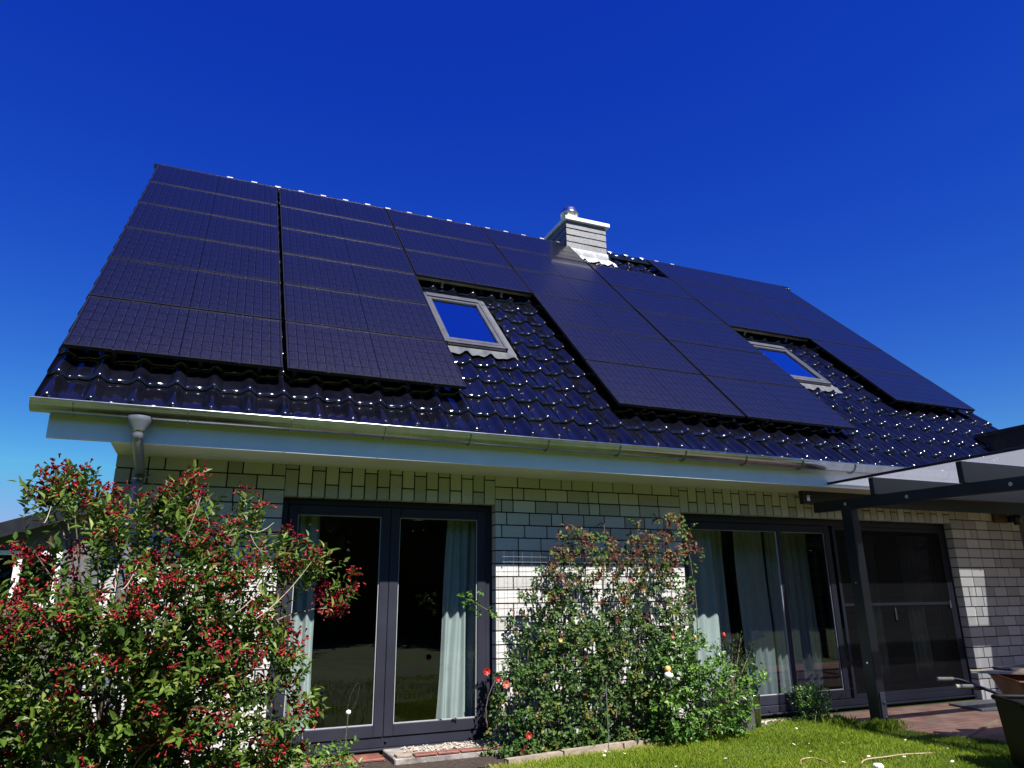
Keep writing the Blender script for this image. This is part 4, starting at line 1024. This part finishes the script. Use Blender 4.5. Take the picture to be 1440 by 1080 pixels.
# trellis
tr = thing('wire_trellis', 'galvanised wire mesh trellis behind the climbing rose', 'trellis', (3.8, 6.66, 0))
w = MB()
def tp_(x, z): return (x, 6.655+(x-2.7)*.018, z)
for i in range(22):
    x = 2.72+i*.1; w.tube([tp_(x, .15), tp_(x, 1.70+.06)], .0016, 5, False)
for k in range(17):
    z = .15+k*.1; z = min(z, 1.70); w.tube([tp_(2.70, z), tp_(4.86, z)], .0016, 5, False)
part('wire_mesh', w, M['mesh'], tr)

# ------------------------------------------------------------------ step, gravel, edging
stp = thing('door_step', 'weathered concrete door step with red tile edge below the left door', 'step', (2.1, 6.5, 0))
w = MB(); w.bbox((1.62, 6.36, -.1), (2.60, 6.80, .055), .008); part('block', w, M['concrete'], stp)
w = MB()
for k in range(4): w.bbox((1.79+k*.20, 6.355, .0555), (1.79+k*.20+.193, 6.45, .073), .004)
part('tile_edge', w, M['redtile'], stp)
w = MB(); w.bbox((1.64, 6.37, .0556), (1.77, 6.48, .076), .01); part('loose_stone', w, M['kerb'], stp)
st2 = thing('tiled_ledge', 'narrow ledge of dark red tiles left of the concrete step', 'ledge', (1.2, 6.65, 0))
w = MB(); w.bbox((.62, 6.56, -.1), (1.595, 6.80, .012), .006); part('block', w, M['concrete'], st2)
w = MB()
for k in range(4): w.bbox((.64+k*.238, 6.55, .0125), (.64+k*.238+.23, 6.79, .032), .004)
part('tile', w, M['redtile'], st2)
gv = MB(); 
for i in range(420):
    c = (rng.uniform(1.76, 2.60), rng.uniform(6.46, 6.76), .057+rng.uniform(0, .012)); r = rng.uniform(.006, .014); gv.t = float(np.clip(rng.normal(.6, .25), 0, 1))
    o = [np.array(d)*r*rng.uniform(.7, 1.2) for d in ((1, 0, 0), (-1, 0, 0), (0, 1, 0), (0, -1, 0), (0, 0, .8), (0, 0, -.8))]
    gv.add([np.array(c)+q for q in o], [(0, 2, 4), (2, 1, 4), (1, 3, 4), (3, 0, 4), (2, 0, 5), (1, 2, 5), (3, 1, 5), (0, 3, 5)])
for i in range(160):
    c = (rng.uniform(5.5, 6.6), 6.70-abs(rng.normal(0, .06)), .012); r = rng.uniform(.008, .018); gv.t = float(np.clip(rng.normal(.55, .25), 0, 1))
    o = [np.array(d)*r*rng.uniform(.7, 1.2) for d in ((1, 0, 0), (-1, 0, 0), (0, 1, 0), (0, -1, 0), (0, 0, .8), (0, 0, -.8))]
    gv.add([np.array(c)+q for q in o], [(0, 2, 4), (2, 1, 4), (1, 3, 4), (3, 0, 4), (2, 0, 5), (1, 2, 5), (3, 1, 5), (0, 3, 5)])
tag(part('gravel', gv, M['gravel']), 'pale loose gravel on the door step and along the wall foot', 'gravel', kind='stuff')
edge = [(2.45, 5.99), (3.0, 6.07), (3.65, 6.165), (4.35, 6.255), (5.0, 6.36), (5.46, 6.44)]
elab = ['concrete edging stone nearest the door step', 'second edging stone from the door step', 'edging stone at the middle of the rose bed', 'edging stone in front of the bright green bush', 'edging stone ending at the rattan planter']
for k in range(5):
    a_ = np.array([*edge[k], .0]); b_ = np.array([*edge[k+1], .0]); d = unit(b_-a_)
    w = MB(); w.beam(a_+d*.008+np.array([0, 0, .012]), b_-d*.008+np.array([0, 0, .012]), .07, .075+.01*(k % 2)); solo('edging_stone', w, M['kerb'], tuple((a_+b_)/2), elab[k], 'edging', 'edging stones of the rose bed')

# ------------------------------------------------------------------ lawn
PAT = LAWN_PATIO+[(14, 2.2), (14, 6.77)]
def blades(n, x0, x1, y0, y1, hmin, hmax, wmul=1.0, extra=None):
    p = rng.uniform((x0, y0), (x1, y1), size=(n, 2))
    bedl = [(-1.6, 6.9), (-1.6, 6.05), (1.5, 5.93), (2.5, 5.95), (3.46, 6.09), (4.6, 6.25), (5.5, 6.40), (5.9, 6.62), (5.9, 6.9)]
    k = ~inpoly(p, bedl) & ~inpoly(p, [(x+.05, y-.02) for x, y in PAT]); p = p[k]
    n = len(p); h = rng.uniform(hmin, hmax, n)*(1+.35*np.sin(p[:, 0]*3.1)*np.sin(p[:, 1]*4.3)); a = rng.uniform(0, 2*math.pi, n); lean = rng.uniform(.1, .75, n)
    d = np.stack([np.cos(a), np.sin(a), np.zeros(n)], 1); s_ = np.stack([-np.sin(a), np.cos(a), np.zeros(n)], 1)
    wd = rng.uniform(.0016, .0030, n)*wmul; b0 = np.stack([p[:, 0], p[:, 1], np.zeros(n)], 1); up = np.array([0, 0, 1.])
    V = np.empty((n, 4, 3)); V[:, 0] = b0-s_*wd[:, None]; V[:, 1] = b0+s_*wd[:, None]
    V[:, 2] = b0+d*(h*lean*.9)[:, None]+up*(h)[:, None]*.92+s_*(wd*.2)[:, None]; V[:, 3] = b0+d*(h*lean*.30)[:, None]+up*(h*.58)[:, None]-s_*(wd*.9)[:, None]
    F = (np.arange(n)*4)[:, None]+np.array([0, 1, 2, 3])
    patch = .5+.5*np.sin(p[:, 0]*2.3+1.1*np.sin(p[:, 1]*1.9))*np.sin(p[:, 1]*2.7+p[:, 0])
    tone = np.clip(rng.normal(.42, .17, n)+.28*(patch-.5)+(rng.random(n) < .06)*.4, 0, 1)
    ex = np.interp(p[:, 0], [q[0] for q in edge], [q[1] for q in edge]); near = np.clip(1-(ex-p[:, 1])/.22, 0, 1)*(p[:, 0] > 2.2)*(p[:, 0] < 4.6)
    tone = np.clip(tone+near*rng.uniform(.1, .8, n), 0, 1)
    return V.reshape(-1, 3), F, tone
sets = [blades(95000, 2.3, 7.2, 3.9, 6.65, .022, .05), blades(26000, -3.5, 8.5, .8, 6.6, .03, .06, 1.6)]
tuft = rng.normal((6.55, 5.95), (.14, .10), size=(500, 2))
Vs, Fs, Ts, off = [], [], [], 0
for V, F, T in sets: Vs.append(V); Fs.append(F+off); Ts.append(T); off += len(V)
n = 700; p = np.concatenate([rng.normal((6.50, 5.80), (.12, .05), size=(n//2, 2)), rng.normal((6.25, 6.15), (.10, .10), size=(n//2, 2))]); h = rng.uniform(.05, .13, n); a = rng.uniform(0, 6.28, n)
d = np.stack([np.cos(a), np.sin(a), 0*a], 1); s_ = np.stack([-np.sin(a), np.cos(a), 0*a], 1); b0 = np.stack([p[:, 0], p[:, 1], 0*a], 1)
V = np.empty((n, 4, 3)); V[:, 0] = b0-s_*.003; V[:, 1] = b0+s_*.003; V[:, 2] = b0+d*(h*.5)[:, None]+np.array([0, 0, .9])*h[:, None]; V[:, 3] = b0+d*(h*.15)[:, None]+np.array([0, 0, .55])*h[:, None]-s_*.0025
Vs.append(V.reshape(-1, 3)); Fs.append((np.arange(n)*4)[:, None]+np.array([0, 1, 2, 3])+off); Ts.append(np.clip(rng.normal(.4, .2, n), 0, 1))
tag(raw('grass', np.concatenate(Vs), np.concatenate(Fs), M['grass'], None, False, tone=np.concatenate(Ts)), 'short sunlit lawn grass with yellowish patches', 'grass', kind='stuff')
# daisies
dp_ = None
for i in range(34):
    a, b = (rng.uniform(1080, 1420), rng.uniform(1022, 1078)) if i < 28 else (rng.uniform(840, 1060), rng.uniform(1050, 1078))
    c = at(a, b, Z=.05)
    if inpoly(np.array([c[:2]]), PAT)[0] or c[1] > 6.2: continue
    if dp_ is None:
        dp_ = thing('daisy', 'tiny white daisy dotted in the short grass', 'daisy', (0, 0, 0), 'daisies in the lawn')
        w = MB()
        for q in range(11):
            t = 2*math.pi*q/11; d = np.array([math.cos(t), math.sin(t), .12]); s2 = np.array([-math.sin(t), math.cos(t), 0])
            w.add([d*.003, d*.009-s2*.0026, d*.013, d*.009+s2*.0026], [(0, 1, 2, 3)])
        part('petals', w, M['petal'], dp_, True)
        w = MB(); w.lathe((0, 0, 0), [(0, .004), (.003, .0035), (.0042, .001), (.003, -.001)], 10); part('centre', w, M['yolk'], dp_, True)
        w = MB(); w.tube([(0, 0, 0), (.002, 0, -.05)], .0009, 5, False); part('stem', w, M['leafb'], dp_, True); dk = list(dp_.children); o = dp_
    else:
        o = dp_.copy(); COL.objects.link(o)
        for ch in dk:
            k = ch.copy(); COL.objects.link(k); k.parent = o
    o.location = tuple(c); o.rotation_euler = (rng.uniform(.1, .5), rng.uniform(-.2, .2), rng.uniform(0, 6)); s2 = rng.uniform(.75, 1.15); o.scale = (s2, s2, s2)

# ------------------------------------------------------------------ small garden things
w = MB(); pts = [(4.40, 4.70, .02), (4.50, 4.86, .03), (4.62, 4.99, .035), (4.74, 5.02, .035), (4.76, 4.93, .035), (4.72, 4.80, .03), (4.70, 4.66, .02), (4.9, 4.6, .02), (4.96, 4.70, .03), (5.10, 4.78, .035), (5.32, 4.80, .03), (5.6, 4.84, .02), (5.9, 4.8, .012)]
def smooth_path(p, k=6):
    p = [np.array(q, float) for q in p]; out = []
    for i in range(len(p)-1):
        p0, p1, p2, p3 = p[max(i-1, 0)], p[i], p[i+1], p[min(i+2, len(p)-1)]
        for t in np.linspace(0, 1, k, endpoint=False): out.append(.5*((2*p1)+(p2-p0)*t+(2*p0-5*p1+4*p2-p3)*t*t+(3*p1-p0-3*p2+p3)*t**3))
    return out+[p[-1]]
w.tube(smooth_path(pts), .0055, 8); solo('garden_hose', w, M['hose'], (4.7, 4.9, 0), 'thin tan hose looped on the lawn at the bottom of the picture', 'hose')
w = MB(); w.lathe((5.02, 4.60, .01), [(0, .035), (.03, .034), (.042, .02), (.04, 0)], 16); solo('pebble', w, M['petal'], (5.02, 4.6, .0), 'round white pebble lying in the grass beside the tan hose', 'stone')

go = thing('glass_ornament', 'clear glass leaf ornament on a thin rod before the left door', 'ornament', (1.165, 6.2, 0))
w = MB(); w.tube([(1.165, 6.2, 0), (1.19, 6.2, .44)], .004, 6); part('rod', w, M['steel'], go)
w = MB()
c0 = np.array([1.19, 6.2, .45]); ax_ = unit(np.array([.32, 0, 1.])); sx_ = np.array([ax_[2], 0, -ax_[0]])
ringp = [c0+ax_*(.115+.115*math.cos(t))+sx_*.028*math.sin(t) for t in np.linspace(0, 2*math.pi, 25)]
w.tube(ringp, .004, 6); part('glass_loop', w, M['clear'], go)
w = MB(); w.lathe((1.19, 6.2, .455), [(0, -.02), (.016, -.012), (.02, 0), (.016, .014), (0, .02)], 14); part('glass_bead', w, M['petal'], go)
ds = thing('garden_spike', 'dark pointed garden spike standing left of the glass ornament', 'ornament', (.85, 6.2, 0))
w = MB(); w.tube([(.85, 6.2, 0), (.845, 6.2, .20)], .004, 6); part('rod', w, M['black'], ds)
w = MB(); w.lathe((.845, 6.2, .20), [(0, 0), (.014, .03), (.028, .055), (.020, .10), (.006, .115), (.004, .17), (0, .172)], 14); part('spike_head', w, M['black'], ds)
fo_ = at(940, 945, 6.0)
fs_ = thing('garden_stake', 'thin metal stake topped by a peach and white ornament among rose leaves', 'ornament', (fo_[0], 6.0, 0))
w = MB(); w.tube([(fo_[0]+.03, 6.0, 0), (fo_[0]+.01, 6.0, fo_[2]-.04)], .004, 6); part('rod', w, M['mesh'], fs_)
w = MB(); w.lathe((fo_[0], 6.0, fo_[2]-.06), [(0, 0), (.03, .005), (.045, .03), (.035, .055), (.018, .065)], 16); part('white_base', w, M['petal'], fs_)
w = MB(); w.lathe((fo_[0]-.005, 6.0, fo_[2]-.004), [(.016, 0), (.028, .018), (.030, .035), (.018, .055), (0, .06)], 16); part('peach_head', w, M['peach'], fs_)
w = MB(); a_ = at(868, 1045, 5.95); w.tube([(a_[0], 6.1, 0), (a_[0]+.0, 6.1, .55)], .004, 6); solo('plant_stake', w, M['mesh'], (a_[0], 6.1, 0), 'bare thin metal rod standing in front of the rose bed leaves', 'stake')

w = MB(); w.beam((6.70, 5.11, .018), (7.9, 5.60, .018), .022, .022); solo('wooden_stick', w, M['hose'], (7.2, 5.3, .01), 'reddish stick lying across the red paving beside the black bin', 'stick')
w = MB(); w.add([(8.40, 6.12, .012), (8.98, 6.05, .012), (9.35, 6.60, .012), (8.52, 6.62, .012), (8.40, 6.12, .03), (8.98, 6.05, .03), (9.35, 6.60, .03), (8.52, 6.62, .03)], [(3, 2, 1, 0), (4, 5, 6, 7), (0, 1, 5, 4), (1, 2, 6, 5), (2, 3, 7, 6), (3, 0, 4, 7)])
solo('stone_slab', w, M['slate'], (8.8, 6.35, .01), 'flat grey slab lying on the paving by the wall corner', 'slab')

# wheelbarrow behind, black bin in front, planks on the tray
wb = thing('wheelbarrow', 'wheelbarrow with rust brown tray parked at the right edge of the picture', 'wheelbarrow', (7.0, 4.6, 0))
WX, WYD, WO = np.array([.776, -.63, 0]), np.array([.63, .776, 0]), np.array([6.57, 4.405, 0])
def wl(lx, ly, z): return WO+WX*lx+WYD*ly+np.array([0, 0, z])
def tray_ring(z, x0, x1, y0, y1): return [wl(x0, y0, z), wl(x1, y0, z), wl(x1, y1, z), wl(x0, y1, z)]
w = MB()
t0 = tray_ring(.33, .10, 1.0, .08, .70); t1 = tray_ring(.572, 0, 1.35, 0, .78); t2 = tray_ring(.562, .03, 1.32, .03, .75); t3 = tray_ring(.335, .12, .98, .10, .68)
w.add(t0+t1+t2+t3, [(3, 2, 1, 0)]+[(i, (i+1) % 4, 4+(i+1) % 4, 4+i) for i in range(4)]+[(4+i, 4+(i+1) % 4, 8+(i+1) % 4, 8+i) for i in range(4)]+[(8+i, 8+(i+1) % 4, 12+(i+1) % 4, 12+i) for i in range(4)]+[(12, 13, 14, 15)])
w.tube(t1+[t1[0]], .012, 8); part('tray', w, M['copper'], wb)
for yy in (.06, .66):
    sh = .0
    w = MB(); w.tube(smooth_path([wl(1.5, .39, .22), wl(.9, yy, .27), wl(.2, yy, .34), wl(-.05, yy, .43), wl(-.27, yy-.02, .515), wl(-.36, yy-.04, .53)]), .015, 10); hd = part('handle', w, M['black'], wb)
    w = MB(); w.tube([wl(-.35, yy-.04, .53), wl(-.49, yy-.07, .528)], [.019, .021], 10); part('grip', w, M['grip'], hd)
    w = MB(); w.tube(smooth_path([wl(.4, yy, .32), wl(.3, yy, .05), wl(.45, yy, .02), wl(.6, yy, .3)]), .013, 8); part('leg', w, M['black'], wb)
def wheel_place(m):
    m.v = [tuple(wl(1.62+x, .39+z, .19+y)) for x, y, z in m.v]; return m
w = MB(); w.lathe((0, 0, 0), [(.13, -.04), (.17, -.035), (.185, 0), (.17, .035), (.13, .04), (.12, 0), (.13, -.04)], 24); wh = part('wheel', wheel_place(w), M['rubber'], wb)
w = MB(); w.lathe((0, 0, 0), [(.02, -.05), (.02, .05), (.1, .01), (.12, 0), (.1, -.01), (.02, -.05)], 20); part('rim', wheel_place(w), M['alu'], wh)
for k, (p, q, wd, lab) in enumerate(((wl(-.17, .70, .594), wl(1.2, .40, .60), .12, 'pale plank lying lowest across the wheelbarrow tray'), (wl(.16, .66, .620), wl(1.3, .62, .63), .12, 'pale plank crossing over the lowest one on the wheelbarrow'), (wl(.10, .80, .61), wl(1.3, .95, .70), .26, 'wide greyish board tilted at the back of the wheelbarrow'))):
    w = MB(); w.beam(p, q, wd, .022); solo('plank', w, M['pine'] if k < 2 else M['alu'], tuple(p), lab, 'plank', 'planks on the wheelbarrow')
bn = thing('black_bin', 'tall black plastic bin cut off by the right edge of the picture', 'bin', (6.0, 3.9, 0))
BO, BX, BY = np.array([5.69, 3.81, 0]), np.array([.55, .835, 0]), np.array([.835, -.55, 0])
def bl(a, b, z, k=1.0): return BO+BX*(.265+(a-.265)*k)+BY*(.25+(b-.25)*k)+np.array([0, 0, z])
w = MB(); r0 = []
for z, k in ((.012, .84), (.05, .86), (.50, .985), (.505, .985), (.49, .95), (.06, .82)): r0.append([bl(a, b, z, k) for a, b in ((.03, 0), (.50, 0), (.53, .03), (.53, .47), (.50, .5), (.03, .5), (0, .47), (0, .03))])
vs = [p for r_ in r0 for p in r_]; fs = [(i*8+k, i*8+(k+1) % 8, (i+1)*8+(k+1) % 8, (i+1)*8+k) for i in range(5) for k in range(8)]
w.add(vs, fs+[tuple(range(8))[::-1], tuple(range(40, 48))]); part('body', w, M['rubber'], bn)
w = MB(); lp = [bl(a, b, .512, 1.0) for a, b in ((.03, 0), (.50, 0), (.53, .03), (.53, .47), (.50, .5), (.03, .5), (0, .47), (0, .03), (.03, 0))]
w.tube(lp, .020, 10); part('rim', w, M['rubber'], bn)
w = MB(); w.add([bl(a, b, .498, .96) for a, b in ((0, 0), (.53, 0), (.53, .5), (0, .5))], [(0, 1, 2, 3)]); part('lid', w, M['rubber'], bn)

# ------------------------------------------------------------------ neighbour, and what the door glass mirrors
nb = thing('neighbour_house', 'dark grey neighbouring house with white window behind the crimson shrub', 'house', (-6, 21, 0))
def nrot(p):   # turned a little so its eaves run away to the left
    a_ = R(-9); x, y = p[0]+2.4, p[1]-19.5; return (-2.4+x*math.cos(a_)-y*math.sin(a_), 19.5+x*math.sin(a_)+y*math.cos(a_), p[2])
def nbox(mb, lo2, hi2):
    k = len(mb.v); mb.box(lo2, hi2); mb.v[k:] = [nrot(p) for p in mb.v[k:]]
zn = lambda x: 3.02+.345*(x+4.42)
w = MB(); w.prism([(-9.2, 0), (4.6, 0), (4.6, 2.9), (1.6, zn(1.6)-.12), (-9.2, zn(-9.2)-.12)], 1, 20, 28); part('wall', w, M['nwall'], nb)
w = MB(); w.prism([(-9.9, zn(-9.9)-.16), (-9.9, zn(-9.9)), (1.6, zn(1.6)), (7.0, zn(-3.8)), (7.0, zn(-3.8)-.16), (1.6, zn(1.6)-.16)], 1, 19.6, 28.4); nr = part('roof', w, M['nroof'], nb)
w = MB(); w.prism([(-9.9, zn(-9.9)-.36), (-9.9, zn(-9.9)-.02), (1.6, zn(1.6)-.02), (1.6, zn(1.6)-.36)], 1, 19.5, 19.595); part('verge_board', w, M['black'], nr)
def nbox(mb, lo2, hi2): mb.box(lo2, hi2)
for x0 in (-4.0, -6.6):
    w = MB(); y = 19.93
    for lo2, hi2 in (((x0-.75, y, 2.36), (x0+.95, y+.06, 2.46)), ((x0-.75, y, 1.2), (x0+.95, y+.06, 1.3)), ((x0-.75, y, 1.301), (x0-.65, y+.06, 2.359)), ((x0+.85, y, 1.301), (x0+.95, y+.06, 2.359)), ((x0+.03, y, 1.301), (x0+.17, y+.06, 2.359))): nbox(w, lo2, hi2)
    wd_ = part('window', w, M['wpaint'], nb); w = MB(); nbox(w, (x0-.649, y+.03, 1.301), (x0+.849, y+.04, 2.359)); part('pane', w, M['skyglass'], wd_)
def crown(cx, cy, cz, rx, ry, rz, n, L):
    lob = rng.normal(size=(26, 3)); lob = unit(lob)*rng.uniform(.5, .95, (26, 1))
    i = rng.integers(0, 26, n); p = lob[i]+unit(rng.normal(size=(n, 3)))*rng.uniform(.15, .38, (n, 1))
    return p*np.array([rx, ry, rz])+np.array([cx, cy, cz])
for (x, y, h, r, lab) in ((-5.5, -9, 6.5, 2.6, 'broad dark tree standing behind the viewer, mirrored in the left door glass'), (1.5, -11, 7.5, 3.0, 'tall dark tree standing behind the viewer, mirrored in the door glass'), (9, -10, 6.0, 2.8, 'dark tree standing behind the viewer, mirrored in the sliding door')):
    t = thing('garden_tree', lab, 'tree', (x, y, 0), 'trees mirrored in the door glass')
    w = MB(); w.tube([(x, y, 0), (x+.05, y, 1.2), (x-.05, y+.1, h*.6)], [.2, .16, .08], 10); part('trunk', w, M['stem'], t)
    P2 = crown(x, y, h*.6, r, r, h*.42, 4200, .2); leaves('crown', t, M['hedge'], P2, rng.normal(size=P2.shape), rng.normal(size=P2.shape), rng.uniform(.3, .5, len(P2)), rng.uniform(.2, .3, len(P2)), rng.random(len(P2)))
P2 = np.stack([rng.uniform(-26, 34, 13000), rng.normal(-14, .8, 13000), 6.5*rng.random(13000)**1.1], 1)
V, F = leaf_arrays(P2, rng.normal(size=P2.shape), rng.normal(size=P2.shape), rng.uniform(.5, .9, 13000), rng.uniform(.35, .6, 13000))
gxs = np.linspace(-27, 35, 125); top = 5.2+.5*np.sin(gxs*.9)+.35*np.sin(gxs*2.3+1); k0 = len(V)
core = np.concatenate([np.stack([gxs, np.full(125, -14.4), np.full(125, -.05)], 1), np.stack([gxs, np.full(125, -14.5), top], 1), np.stack([gxs, np.full(125, -15.1), top-.2], 1), np.stack([gxs, np.full(125, -15.2), np.full(125, -.05)], 1)])
q = np.arange(124); cf = np.concatenate([np.stack([r*125+q, r*125+q+1, (r+1)*125+q+1, (r+1)*125+q], 1) for r in range(3)])+k0
V = np.concatenate([V, core]); F = np.concatenate([F, cf])
tag(raw('hedge', V, F, M['hedge'], None, False, tone=np.concatenate([np.repeat(rng.random(13000), 2), np.zeros(len(cf))])), 'long dark hedge closing the garden behind the viewer', 'hedge', kind='stuff')
bpy.context.view_layer.update()
